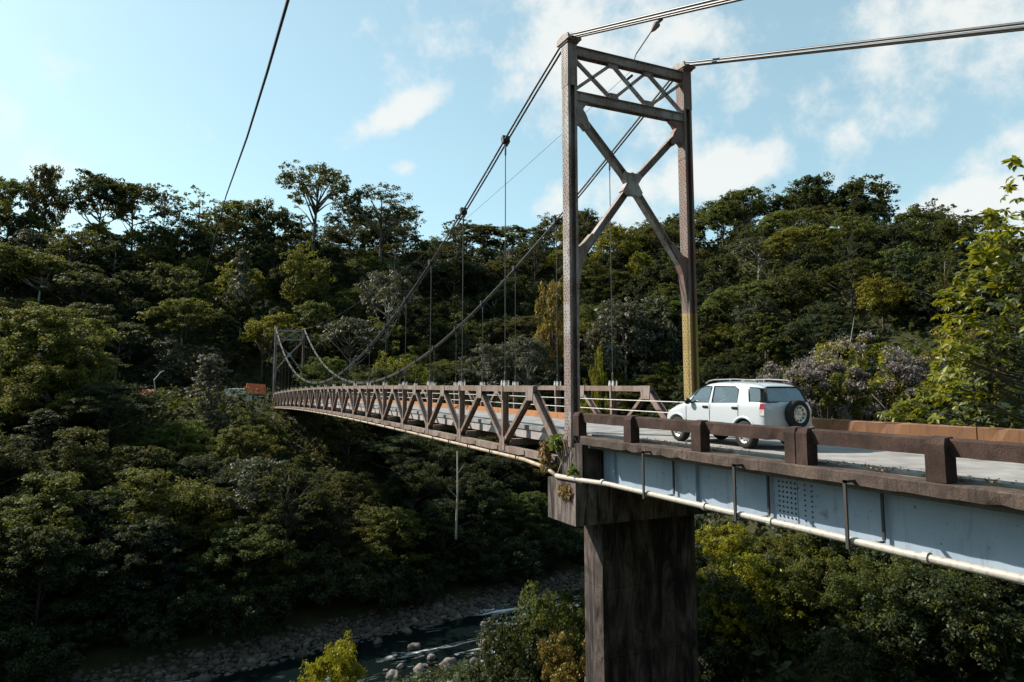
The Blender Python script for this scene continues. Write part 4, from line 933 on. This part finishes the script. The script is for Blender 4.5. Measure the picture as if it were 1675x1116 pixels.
# ---------------------------------------------------------------- river stones
def stones():
    rng = np.random.default_rng(3); bm = bmesh.new(); bmesh.ops.create_icosphere(bm, subdivisions=1, radius=1); bv = np.array([v.co[:] for v in bm.verts]); bf = np.array([[v.index for v in f.verts] for f in bm.faces]); bm.free()
    n = 6500; X = rng.uniform(-12, 75, n); t = rng.uniform(-1.5, 4.2, n); Y = far_shore(X) + t; k = rng.random(n) < np.clip(1.3 - abs(t - 1.3) / 3.2, .1, 1); X, Y, t = X[k], Y[k], t[k]; n = len(X)
    S = np.exp(rng.normal(-1.75, .45, n))[:, None] * np.array([1.25, 1, .7]) * (.8 + .4 * rng.random((n, 3))); Z = np.maximum(ground_z(X, Y), RIVER_Z - .1) + S[:, 2] * .3
    a = rng.random(n) * 6.28; ca, sa = np.cos(a), np.sin(a)
    v = bv[None] * (1 + .25 * rng.normal(size=(n, len(bv), 1)) * .7) * S[:, None, :]; vx = v[..., 0] * ca[:, None] - v[..., 1] * sa[:, None]; vy = v[..., 0] * sa[:, None] + v[..., 1] * ca[:, None]
    V = np.stack([vx + X[:, None], vy + Y[:, None], v[..., 2] + Z[:, None]], -1).reshape(-1, 3); Fq = (bf[None] + (np.arange(n) * len(bv))[:, None, None]).reshape(-1, 3)
    o = link('gravel_bar', npmesh('gravel_bar', V, Fq, MAT['stone'])); prop(o, 'brown cobble bar along the far edge of the river', 'gravel', kind='stuff')
    B = [(733, 1089, 30, 'largest pale boulder in the rapids near the bottom edge'), (777, 1086, 22, 'pale boulder in the rapids right of the largest one'), (686, 1096, 22, 'rounded boulder in the rapids left of the largest one'), (705, 1076, 15, 0), (794, 1055, 22, 'flat boulder at the right of the river above the rapids'),
         (678, 1059, 19, 'low wide boulder standing alone in mid river'), (618, 1050, 14, 'single boulder near the far gravel bar'), (644, 1107, 24, 'boulder cut by the bottom edge among the rapids'), (678, 1017, 15, 'reddish block on the cobble bar'), (810, 1010, 14, 0), (751, 1010, 13, 0), (725, 1011, 11, 0), (655, 1090, 13, 0), (696, 1089, 11, 0),
         (863, 994, 11, 0), (831, 1003, 9, 0), (517, 1109, 17, 'dark boulder beside the bright bush at the bottom edge'), (811, 1097, 15, 0), (784, 1107, 17, 0), (631, 1096, 8, 0), (793, 1021, 13, 0), (789, 1066, 11, 0), (707, 1019, 10, 0)]
    for i, (px, py, w, lab) in enumerate(B):
        d = ray(px, py); k = (RIVER_Z + .1 - CAMZ) / d.z; p = at(px, py, k); r = w * k / FPX / 2
        bm = bmesh.new(); bmesh.ops.create_icosphere(bm, subdivisions=3, radius=1)
        for v in bm.verts:
            q = v.co * 1.6 + Vector((i * 3.1, i, 0)); f = 1 + .16 * math.sin(q.x * 2 + q.y) + .12 * math.sin(q.y * 3.1 + q.z * 2) + .07 * math.sin(q.z * 6 + q.x * 5); v.co = Vector((v.co.x * r * f, v.co.y * r * f * .85, v.co.z * r * .7 * f))
        me = bpy.data.meshes.new('boulder'); bm.to_mesh(me); bm.free(); me.materials.append(MAT['boulder_stone']); me.polygons.foreach_set('use_smooth', [True] * len(me.polygons))
        zz = max(gz(p.x, p.y), RIVER_Z) + r * .2; o = link('boulder', me, None, (p.x, p.y, zz), i * 1.1); prop(o, lab or 'small rounded boulder in the shallow river', 'boulder', 'boulders in the river')
stones()

# ---------------------------------------------------------------- white car
plain('car_paint', (.45, .48, .505), .22, 0, .5, .03, 2); MAT['car_paint'].node_tree.nodes['Principled BSDF'].inputs['Coat Weight'].default_value = .6
plain('car_black', (.015, .015, .016), .4); plain('tyre_rubber', (.022, .021, .021), .85, 0, .2); plain('rim_silver', (.55, .54, .53), .35, .7, .5, .15); plain('seat_cloth', (.09, .17, .27), .85)  # seat cloth: blue of the reflection put into the fabric colour
plain('lamp_red', (.42, .015, .02), .2, 0, .5, .1); plain('lamp_clear', (.62, .56, .52), .15, 0, .5, .1); plain('dash_dark', (.035, .035, .04), .7); plain('grey_trim', (.22, .22, .23), .5)
def m_glass():
    t = NT('car_glass'); g = t.n('ShaderNodeBsdfGlossy'); g.inputs['Roughness'].default_value = .02; g.inputs[0].default_value = (.9, .95, 1, 1); tr = t.n('ShaderNodeBsdfTransparent'); tr.inputs[0].default_value = (.55, .62, .64, 1)
    lw = t.n('ShaderNodeLayerWeight'); lw.inputs[0].default_value = .5; pw = t.n('ShaderNodeMath', operation='POWER'); t.L.new(lw.outputs['Facing'], pw.inputs[0]); pw.inputs[1].default_value = 3.5
    ad = t.n('ShaderNodeMath', operation='MULTIPLY_ADD'); t.L.new(pw.outputs[0], ad.inputs[0]); ad.inputs[1].default_value = .8; ad.inputs[2].default_value = .14; ms = t.n('ShaderNodeMixShader'); t.L.new(ad.outputs[0], ms.inputs[0]); t.L.new(tr.outputs[0], ms.inputs[1]); t.L.new(g.outputs[0], ms.inputs[2]); t.L.new(ms.outputs[0], t.out.inputs[0]); MAT['car_glass'] = t.m
m_glass()
def boolean(me, cutters):
    o = bpy.data.objects.new('tmp', me); COL.objects.link(o); cs = []
    for c in cutters:
        co = bpy.data.objects.new('tmpc', c); COL.objects.link(co); cs.append(co); md = o.modifiers.new('b', 'BOOLEAN'); md.operation = 'DIFFERENCE'; md.object = co; md.solver = 'EXACT'
    dg = bpy.context.evaluated_depsgraph_get(); r = bpy.data.meshes.new_from_object(o.evaluated_get(dg))
    for x in [o] + cs: bpy.data.objects.remove(x)
    return r
def loft(ST, inset=0.0, sub=2):
    bm = bmesh.new(); rings = []
    for (y, zb, w, zbelt, zr, wr) in ST:
        w -= inset; wr = max(.05, wr - inset); zr -= inset; zb += inset * 1.5
        half = [(0, zb), (w * .86, zb), (w * .98, zb + .08), (w, .62), (w - .012, zbelt - .05), (w - .045, zbelt + .02), (wr + .035, zr - .11), (wr - .05, zr - .02), (0, zr + .012)]
        ring = half + [(-x, z) for x, z in half[-2:0:-1]]
        rings.append([bm.verts.new((x, y, z)) for x, z in ring])
    n = len(rings[0])
    for a, b in zip(rings, rings[1:]):
        for k in range(n): bm.faces.new((a[k], a[(k + 1) % n], b[(k + 1) % n], b[k]))
    bm.faces.new(rings[0]); bm.faces.new(rings[-1][::-1]); bmesh.ops.recalc_face_normals(bm, faces=bm.faces)
    me = bpy.data.meshes.new('loft'); bm.to_mesh(me); bm.free()
    if sub:
        o = bpy.data.objects.new('tmp', me); COL.objects.link(o); md = o.modifiers.new('s', 'SUBSURF'); md.levels = sub; r = bpy.data.meshes.new_from_object(o.evaluated_get(bpy.context.evaluated_depsgraph_get())); bpy.data.objects.remove(o); me = r
    return me
def make_car():
    e = empty('white_car', (13.23, 14.25, .027), 'white five-door off-road car driving onto the bridge', 'car')
    e.scale = (.97, .955, .97)
    ST = [(-2.06, .48, .62, .90, 1.04, .46), (-2.02, .36, .76, 1.0, 1.13, .56), (-1.95, .30, .82, 1.09, 1.27, .62), (-1.84, .26, .84, 1.12, 1.51, .62), (-1.70, .25, .845, 1.13, 1.61, .62), (-1.3, .25, .848, 1.12, 1.655, .635), (-.5, .25, .848, 1.10, 1.685, .645), (.10, .25, .848, 1.09, 1.675, .64), (.42, .25, .848, 1.085, 1.61, .63), (.74, .25, .845, 1.08, 1.42, .655), (1.02, .25, .845, 1.05, 1.22, .70), (1.22, .25, .84, .99, 1.13, .70), (1.55, .26, .83, .92, 1.07, .68), (1.82, .30, .80, .83, .98, .62), (1.96, .36, .72, .72, .84, .50), (2.02, .46, .60, .62, .70, .40)]
    body = loft(ST, 0, 3)
    cav = loft([(y, zb + .05, w, zbelt, zr, wr) for (y, zb, w, zbelt, zr, wr) in ST if -1.86 < y < 1.0], .055, 1)
    WIN = [[(.80, 1.115), (.0, 1.115), (.0, 1.545), (.26, 1.555), (.42, 1.50), (.64, 1.31)], [(-.10, 1.115), (-1.08, 1.13), (-1.02, 1.48), (-.90, 1.545), (-.10, 1.55)], [(-1.47, 1.165), (-1.86, 1.185), (-1.79, 1.46), (-1.70, 1.51), (-1.36, 1.53)]]
    cut = [cav]
    for w in WIN: m = MB(); m.prism([(-1.2, y, z) for y, z in w], (2.4, 0, 0)); cut.append(m.mesh('c', MAT['car_black']))
    m = MB(); m.prism([(x, -2.4, z) for x, z in ((-.64, 1.17), (.64, 1.17), (.60, 1.44), (.52, 1.53), (-.52, 1.53), (-.60, 1.44))], (0, .72, 0)); cut.append(m.mesh('c', MAT['car_black']))
    m = MB(); m.prism([(x, .40, z) for x, z in ((-.70, 1.22), (.70, 1.22), (.60, 1.55), (-.60, 1.55))], (0, .95, 0)); cut.append(m.mesh('c', MAT['car_black']))
    for y in (-1.3, 1.31):
        m = MB(); m.lathe([(-1.2, .001), (-1.2, .405), (1.2, .405), (1.2, .001)], 'x', 32, (0, y, .35)); cm = m.mesh('c', MAT['car_black']); cut.append(cm)
    me = boolean(body, cut); me.materials.clear(); me.materials.append(MAT['car_paint']); me.materials.append(MAT['car_black']); me.materials.append(MAT['dash_dark']); cav_b = 0
    mi = []
    for p in me.polygons:
        c = p.center; k = 0
        if c.z > 1.15 and c.z < 1.50 and c.y < -1.66 and abs(c.x) > .3: k = 1
        inner = (c.x * p.normal.x < -.01 and abs(c.x) < .80 and -1.8 < c.y < 1 and c.z > .3) or (c.z < .47 and p.normal.z > .5) or (c.z > 1.5 and p.normal.z < -.3)
        if inner: k = 2
        mi.append(k)
    me.polygons.foreach_set('material_index', mi); me.polygons.foreach_set('use_smooth', [True] * len(me.polygons)); me.name = 'body'
    me.set_sharp_from_angle(angle=R(35)); b = link('body', me, e)
    def xs(z): return float(np.interp(z, [1.10, 1.13, 1.55, 1.6], [.80, .795, .678, .66])) + .004
    for s in (-1, 1):
        for k, w in enumerate(WIN):
            m = MB(); n = len(w); a = [(s * (xs(z) - .012), y, z) for y, z in w]; m.add(a + [(x - s * .006, y, z) for x, y, z in a], [tuple(range(n)), tuple(range(2 * n - 1, n - 1, -1))]); m.build('side_window', MAT['car_glass'], e, loc=(0, 0, 0))
            m = MB(); fr = [(s * (xs(z) - .001), y, z) for y, z in w]; m.tube(fr + [fr[0]], .011, 5); m.build('window_seal', MAT['car_black'], b, loc=(0, 0, 0))
    yb = lambda z: float(np.interp(z, [1.04, 1.13, 1.27, 1.51, 1.61], [-2.04, -2.0, -1.94, -1.83, -1.72])); w = [(-.65, 1.17), (.65, 1.17), (.6, 1.44), (.52, 1.53), (-.52, 1.53), (-.6, 1.44)]
    m = MB(); m.add([(x, yb(z) + .02, z) for x, z in w] + [(x, yb(z) + .026, z) for x, z in w], [(0, 1, 2, 5), (5, 2, 3, 4), (6, 7, 8, 11), (11, 8, 9, 10)]); m.build('rear_window', MAT['car_glass'], e, loc=(0, 0, 0))
    fr = [(x, yb(z) + .004, z) for x, z in w]; m = MB(); m.tube(fr + [fr[0]], .016, 6); m.build('window_seal', MAT['car_black'], b, loc=(0, 0, 0))
    m = MB(); yw = lambda z: float(np.interp(z, [1.22, 1.42, 1.61], [1.0, .72, .41])); w = [(-.7, 1.22), (.7, 1.22), (.6, 1.55), (-.6, 1.55)]; m.add([(x, yw(z), z) for x, z in w], [(0, 1, 2, 3)]); m.build('windscreen', MAT['car_glass'], e, loc=(0, 0, 0))
    # wheels
    def wheel(x, y, z, s, name='wheel'):
        wz = empty(name, (x, y, z), parent=e)
        if name == 'spare_wheel': wz.rotation_euler = (0, 0, R(90))
        m = MB(); m.lathe([(-.09, .20), (-.105, .25), (-.105, .30), (-.085, .335), (-.04, .347), (.04, .347), (.085, .335), (.105, .30), (.105, .25), (.09, .20), (-.09, .20)], 'x', 36); m.build('tyre', MAT['tyre_rubber'], wz, True, loc=(0, 0, 0))
        m = MB(); f = -1 if s < 0 else 1
        m.lathe([(f * .095, .215), (f * .105, .205), (f * .06, .19), (f * .045, .15), (f * .075, .11), (f * .08, .06), (f * .055, .05), (f * .06, .0)], 'x', 30); m.build('rim', MAT['rim_silver'], wz, True, loc=(0, 0, 0))
        m = MB()
        for k in range(10): a = k * .628; m.tube([(f * .052, .165 * math.cos(a), .165 * math.sin(a)), (f * .064, .165 * math.cos(a), .165 * math.sin(a))], .022, 8)
        m.build('rim_hole', MAT['car_black'], wz, loc=(0, 0, 0))
        m = MB(); m.lathe([(-f * .02, .2), (-f * .02, .001)], 'x', 20); m.build('brake_disc', MAT['car_black'], wz, loc=(0, 0, 0))
    for y in (-1.3, 1.31):
        for s in (-1, 1): wheel(s * .735, y, .345, s)
    wheel(.10, -2.17, .87, -1, 'spare_wheel')
    for o in e.children:
        if o.name.startswith('spare'): o.rotation_euler = (0, 0, R(90))
    m = MB(); m.box((.0, -2.10, .80), (.2, -1.98, .94)); m.build('spare_bracket', MAT['car_black'], e, loc=(0, 0, 0))
    for s in (-1, 1):
        for y in (-1.3, 1.31):
            m = MB(); m.tube([(s * .836, y + .43 * math.cos(a), .35 + .43 * math.sin(a)) for a in [math.pi * k / 14 for k in range(15)]], .035, 8); m.build('wheel_arch', MAT['car_paint'], e, True, loc=(0, 0, 0))
        m = MB(); m.tube([(s * .58, .36, 1.625), (s * .585, .24, 1.685), (s * .59, .0, 1.72), (s * .59, -.8, 1.73), (s * .585, -1.45, 1.70), (s * .58, -1.58, 1.655)], .016, 8); m.tube([(s * .59, -.62, 1.66), (s * .59, -.62, 1.725)], .022, 8); m.build('roof_rail', MAT['grey_trim'], e, True, loc=(0, 0, 0))
        m = MB(); m.lathe([(-.07, .001), (-.06, .06), (0, .09), (.05, .085), (.075, .001)], 'y', 12, (s * .93, .72, 1.14)); m.tube([(s * .80, .72, 1.10), (s * .90, .72, 1.12)], .025, 6); m.build('wing_mirror', MAT['car_black'], e, True, loc=(0, 0, 0))
        for y in (.12, -1.0):
            m = MB(); m.box((s * .838, y - .09, .985), (s * .866, y + .09, 1.015)); m.box((s * .834, y - .10, .97), (s * .845, y + .10, 1.03)); m.build('door_handle', MAT['car_black'], e, loc=(0, 0, 0))
        for y, za, zb in ((-.05, .30, 1.09), (-1.12, .80, 1.10), (.92, .3, 1.04)):
            m = MB(); m.box((s * .8455, y - .005, za), (s * .8495, y + .005, zb)); m.build('door_seam', MAT['car_black'], e, loc=(0, 0, 0))
        m = MB(); m.prism([(s * .812, -1.83, .99), (s * .77, -1.945, .99), (s * .745, -1.945, 1.12), (s * .79, -1.85, 1.13)], (s * .03, -.03, 0)); m.build('tail_lamp', MAT['lamp_red'], e, loc=(0, 0, 0))
        m = MB(); m.prism([(s * .815, -1.83, .84), (s * .78, -1.95, .84), (s * .77, -1.947, .988), (s * .812, -1.832, .988)], (s * .03, -.03, 0)); m.build('indicator_lamp', MAT['lamp_clear'], e, loc=(0, 0, 0))
        m = MB(); m.prism([(s * .60, 1.93, .74), (s * .74, 1.79, .76), (s * .76, 1.75, .88), (s * .62, 1.89, .86)], (s * .02, .05, 0)); m.build('headlamp', MAT['lamp_clear'], e, loc=(0, 0, 0))
    m = MB(); m.tube([(-.83, -1.72, .46), (-.80, -1.98, .46), (-.60, -2.10, .46), (0, -2.13, .46), (.60, -2.10, .46), (.80, -1.98, .46), (.83, -1.72, .46)], .10, 8); m.build('rear_bumper', MAT['car_paint'], e, True, loc=(0, 0, 0))
    m = MB(); m.tube([(.60, .60, .97), (.62, .70, .98)], .02, 6); 
    # inside
    for x in (-.36, .36):
        st = empty('front_seat', (x, -.08, .58), parent=e)
        m = MB(); m.cbox((-.23, -.25, 0), (.23, .28, .16), .05); m.build('cushion', MAT['seat_cloth'], st, loc=(0, 0, 0))
        m = MB(); m.prism([(-.22, -.34, .12), (-.22, -.22, .12), (-.22, -.36, .68), (-.22, -.46, .68)], (.44, 0, 0)); m.build('backrest', MAT['seat_cloth'], st, loc=(0, 0, 0))
        m = MB(); m.cbox((-.13, -.47, .70), (.13, -.37, .93), .04); m.build('headrest', MAT['seat_cloth'], st, loc=(0, 0, 0))
    st = empty('rear_seat', (0, -1.05, .58), parent=e); m = MB(); m.cbox((-.62, -.25, 0), (.62, .25, .18), .05); m.build('cushion', MAT['seat_cloth'], st, loc=(0, 0, 0)); m = MB(); m.prism([(-.62, -.32, .12), (-.62, -.2, .12), (-.62, -.34, .66), (-.62, -.44, .66)], (1.24, 0, 0)); m.build('backrest', MAT['seat_cloth'], st, loc=(0, 0, 0))
    m = MB(); m.prism([(-.72, .62, .7), (-.72, .86, .7), (-.72, .84, 1.10), (-.72, .68, 1.12), (-.72, .58, 1.0)], (1.44, 0, 0)); m.build('dashboard', MAT['dash_dark'], e, loc=(0, 0, 0))
    m = MB(); c = Vector((-.36, .46, 1.06)); m.tube([c + Vector((.18 * math.cos(a), .07 * math.sin(a) * 1.0, .17 * math.sin(a))) for a in [6.283 * k / 20 for k in range(21)]], .015, 6); m.tube([c, c + Vector((0, .22, -.1))], .03, 6); m.build('steering_wheel', MAT['dash_dark'], e, loc=(0, 0, 0))
    return e
car = make_car()
def driver():
    plain('skin', (.42, .24, .17), .55, 0, .3, .1); plain('shirt_white', (.7, .7, .68), .85); plain('hair_dark', (.02, .016, .014), .7)
    e = empty('person', (13.23 - .35, 14.14, .60), 'driver in a pale shirt with one arm on the window sill', 'person')
    J = [(0, -.12, .12), (0, -.17, .36), (0, -.18, .56), (0, -.15, .66), (0, -.12, .74), (0, -.11, .86), (0, -.10, .93),
         (-.19, -.17, .55), (-.37, .02, .40), (-.31, .24, .53), (-.24, .36, .55), (.19, -.17, .55), (.25, .06, .36), (.16, .36, .48), (.14, .44, .50),
         (-.1, .0, .10), (-.12, .36, .14), (-.12, .58, -.14), (.1, .0, .10), (.12, .36, .14), (.12, .58, -.14)]
    Ed = [(0, 1), (1, 2), (2, 3), (3, 4), (4, 5), (5, 6), (2, 7), (7, 8), (8, 9), (9, 10), (2, 11), (11, 12), (12, 13), (13, 14), (0, 15), (15, 16), (16, 17), (0, 18), (18, 19), (19, 20)]
    Rr = [.15, .14, .13, .055, .075, .095, .06, .065, .045, .034, .026, .065, .045, .034, .026, .09, .065, .05, .09, .065, .05]
    me = bpy.data.meshes.new('p'); me.from_pydata(J, Ed, []); o = bpy.data.objects.new('tmp', me); COL.objects.link(o); md = o.modifiers.new('k', 'SKIN'); sd = me.skin_vertices[0].data
    for i, r in enumerate(Rr): sd[i].radius = (r, r * (.8 if i < 3 else 1)); sd[i].use_root = (i == 0)
    o.modifiers.new('s', 'SUBSURF').levels = 2; r = bpy.data.meshes.new_from_object(o.evaluated_get(bpy.context.evaluated_depsgraph_get())); bpy.data.objects.remove(o)
    r.materials.clear(); r.materials.append(MAT['shirt_white']); r.materials.append(MAT['skin'])
    r.polygons.foreach_set('material_index', [1 if (p.center.z > .64 or (p.center.y > .05 and p.center.z > .3)) else 0 for p in r.polygons]); r.polygons.foreach_set('use_smooth', [True] * len(r.polygons)); r.name = 'body'; link('body', r, e)
    for hx, hy, hz, sgn in ((-.24, .36, .55, 1), (.14, .44, .50, -1)):
        m = MB()
        for k in range(4): m.tube([(hx + (k - 1.5) * .018, hy, hz), (hx + (k - 1.5) * .019, hy + .055, hz + .012), (hx + (k - 1.5) * .019, hy + .08 + .006 * (k % 2), hz - .02)], [.010, .009, .007], 6)
        m.tube([(hx + sgn * .028, hy - .02, hz), (hx + sgn * .05, hy + .02, hz - .01), (hx + sgn * .045, hy + .045, hz - .02)], [.012, .010, .008], 6); m.build('fingers', MAT['skin'], e, True, loc=(0, 0, 0))
    m = MB(); m.lathe([(.93 - .13, .112), (.90, .108), (.95, .085), (.985, .04), (.99, .0)], 'z', 14, (0, -.12, 0)); m.build('hair', MAT['hair_dark'], e, True, loc=(0, 0, 0))
    m = MB(); m.tube([(0, -.01, .87), (0, .015, .845), (0, -.015, .835)], [.012, .018, .012], 6); m.build('nose', MAT['skin'], e, True, loc=(0, 0, 0))
driver()

# ---------------------------------------------------------------- lamp, wires
lamp = wthing('street_lamp', (14.3, 19.77, 13.17), 'street lamp leaning on a thin arm from the tower top beam', 'street lamp')
m = MB(); m.tube([(14.3, 19.77, 12.9), (14.31, 19.77, 13.3), (14.36, 19.75, 13.46), (14.97, 19.6, 14.42)], .022, 6); m.build('arm', MAT['dark_iron'], lamp)
m = MB(); m.tube([(14.95, 19.6, 14.38), (15.03, 19.58, 14.48), (15.17, 19.55, 14.70), (15.22, 19.54, 14.77), (15.28, 19.52, 14.86)], [.03, .085, .14, .06, .05], 8); m.build('lamp_head', MAT['rusty_steel'], lamp); m = MB(); m.tube([(15.20, 19.54, 14.75), (15.34, 19.5, 14.93)], [.055, .085], 8); m.build('photocell', MAT['dark_iron'], lamp)
def wire(name, P, r, mat, lab, sag=0, n=24):
    m = MB(); a, b = Vector(P[0]), Vector(P[-1])
    if len(P) == 2: pts = [a.lerp(b, k / n) - Vector((0, 0, sag * 4 * (k / n) * (1 - k / n))) for k in range(n + 1)]
    else: pts = P
    o = m.tube(pts, r, 6).build(name, MAT[mat]); prop(o, lab, 'cable'); return o
far_top = SM @ Vector((13.3, 133.6, 11.6))
wire('lamp_wire', [(14.1, 19.77, 12.75), tuple(far_top)], .009, 'dark_iron', 'very thin wire running from the lamp to the distant tower', 2.6)
m = MB(); m.tube([(14.16, 19.7, 12.62), (14.05, 19.9, 12.5)], .05, 6); o = m.build('wire_insulator', MAT['black_iron']); prop(o, 'small dark insulator under the tower top beam', 'insulator')
P0_, P1_ = at(500, -90, 7), at(471, 0, 8.4)
P = [P0_ + (P0_ - P1_) * 14, P0_, P1_, at(437, 118, 10.8), at(404, 225, 15), at(370, 320, 25), at(352, 385, 45), at(338, 440, 90), at(330, 470, 150)]
wire('overhead_cable', P, .021, 'black_iron', 'thick black cable slanting down across the sky at left')

# ---------------------------------------------------------------- far roadside
plain('wall_white', (.62, .64, .66), .8); plain('roof_orange', (.52, .10, .035), .6); plain('roof_red', (.38, .05, .035), .6); plain('sign_black', (.02, .022, .025), .5); plain('window_dark', (.02, .025, .03), .2, 0, .5); plain('sign_white', (.7, .7, .7), .7)
FR = SM.to_3x3()
def facing(px, py, d): return at(px, py, d)
def far_building():
    c = at(375, 660, 128); e = empty('roadside_building', tuple(c), 'white roadside building with orange panel at the distant bridge end', 'building', rotz=-R(4)); k = 128 / FPX
    def bx(x0, x1, z0, z1, y0, y1, nm, mat, par=e): m = MB(); m.box((x0 * k, y0, z0 * k), (x1 * k, y1, z1 * k)); return m.build(nm, MAT[mat], par, loc=(0, 0, 0))
    w = bx(-35, 38, -25, 12, 0, 5, 'wall', 'wall_white'); bx(-8, 30, 12.1, 24, .4, 5, 'upper_wall', 'wall_white')
    m = MB(); m.prism([(24 * k, -.25, 16 * k), (56 * k, -.25, 14 * k), (55 * k, .5, 31 * k), (26 * k, .5, 33 * k)], (0, 4, 0)); m.build('roof', MAT['roof_orange'], e, loc=(0, 0, 0))
    for a in (-24, -8, 8): bx(a, a + 8, 1, 7, -.06, .02, 'window', 'window_dark')
    bx(39, 61, -20, -.5, .0, .3, 'lower_wall', 'wall_white'); bx(57, 60, 0, 15, .2, .5, 'corner_post', 'wall_white')
    c2 = at(424, 652, 126.5); s = empty('shop_sign', tuple(c2), 'black notice board with white lines below the orange roof panel', 'sign', rotz=-R(4)); m = MB(); m.box((-11 * k, 0, -6 * k), (11 * k, .12, 6 * k)); m.build('board', MAT['sign_black'], s, loc=(0, 0, 0))
    for j, (a, b) in enumerate(((-8, 6), (-8, 2), (-8, 8))): m = MB(); m.box((a * k, -.02, (3 - j * 3) * k), (b * k, -.003, (4.1 - j * 3) * k)); m.build('sign_line', MAT['sign_white'], s, loc=(0, 0, 0))
    m = MB(); m.box((-10 * k, .02, -30 * k), (-8.8 * k, .1, -6 * k)); m.box((8.8 * k, .02, -30 * k), (10 * k, .1, -6 * k)); m.build('sign_leg', MAT['dark_iron'], s, loc=(0, 0, 0))
    c = at(232, 652, 120); k = 120 / FPX; e = empty('roadside_stall', tuple(c), 'small red-roofed roadside stall among the dark trees', 'stall', rotz=-R(3))
    m = MB(); m.prism([(-15 * k, -.2, 6 * k), (17 * k, -.2, 6 * k), (17 * k, 1.2, 15 * k), (-15 * k, 1.2, 15 * k)], (0, 2.5, 0)); m.build('roof', MAT['roof_red'], e, loc=(0, 0, 0))
    for a in (-12, 11, 15): m = MB(); m.box((a * k, 0, -25 * k), ((a + 2.5) * k, .25, 5.8 * k)); m.build('post', MAT['wall_white'], e, loc=(0, 0, 0))
    a = at(258, 650, 118); b = at(252, 622, 118); c = at(263, 609, 118); e = wthing('lamp_pole', tuple(a), 'thin pale crooked pole above the red-roofed stall', 'pole'); m = MB(); m.tube([a - Vector((0, 0, 3)), a.lerp(b, .5) + Vector((-.1, 0, 0)), b, c], .09, 6); m.build('pole_arm', MAT['galvanised'], e); m = MB(); m.tube([c, c + Vector((.5, 0, .25))], [.12, .07], 6); m.build('pole_head', MAT['galvanised'], e)
far_building()
def far_road():
    V = []; 
    for i in range(20):
        s = 133 + i * 2.2; bend = -((max(0, i - 6)) ** 1.6) * .55
        for q in (11.2, 15.6): p = SM @ Vector((q + bend, s, 0)); V.append((p.x, p.y, -1.53 - .0 * i))
    o = link('far_road', npmesh('far_road', V, [(2 * k, 2 * k + 1, 2 * k + 3, 2 * k + 2) for k in range(19)], MAT['asphalt'])); prop(o, kind='structure')
far_road()
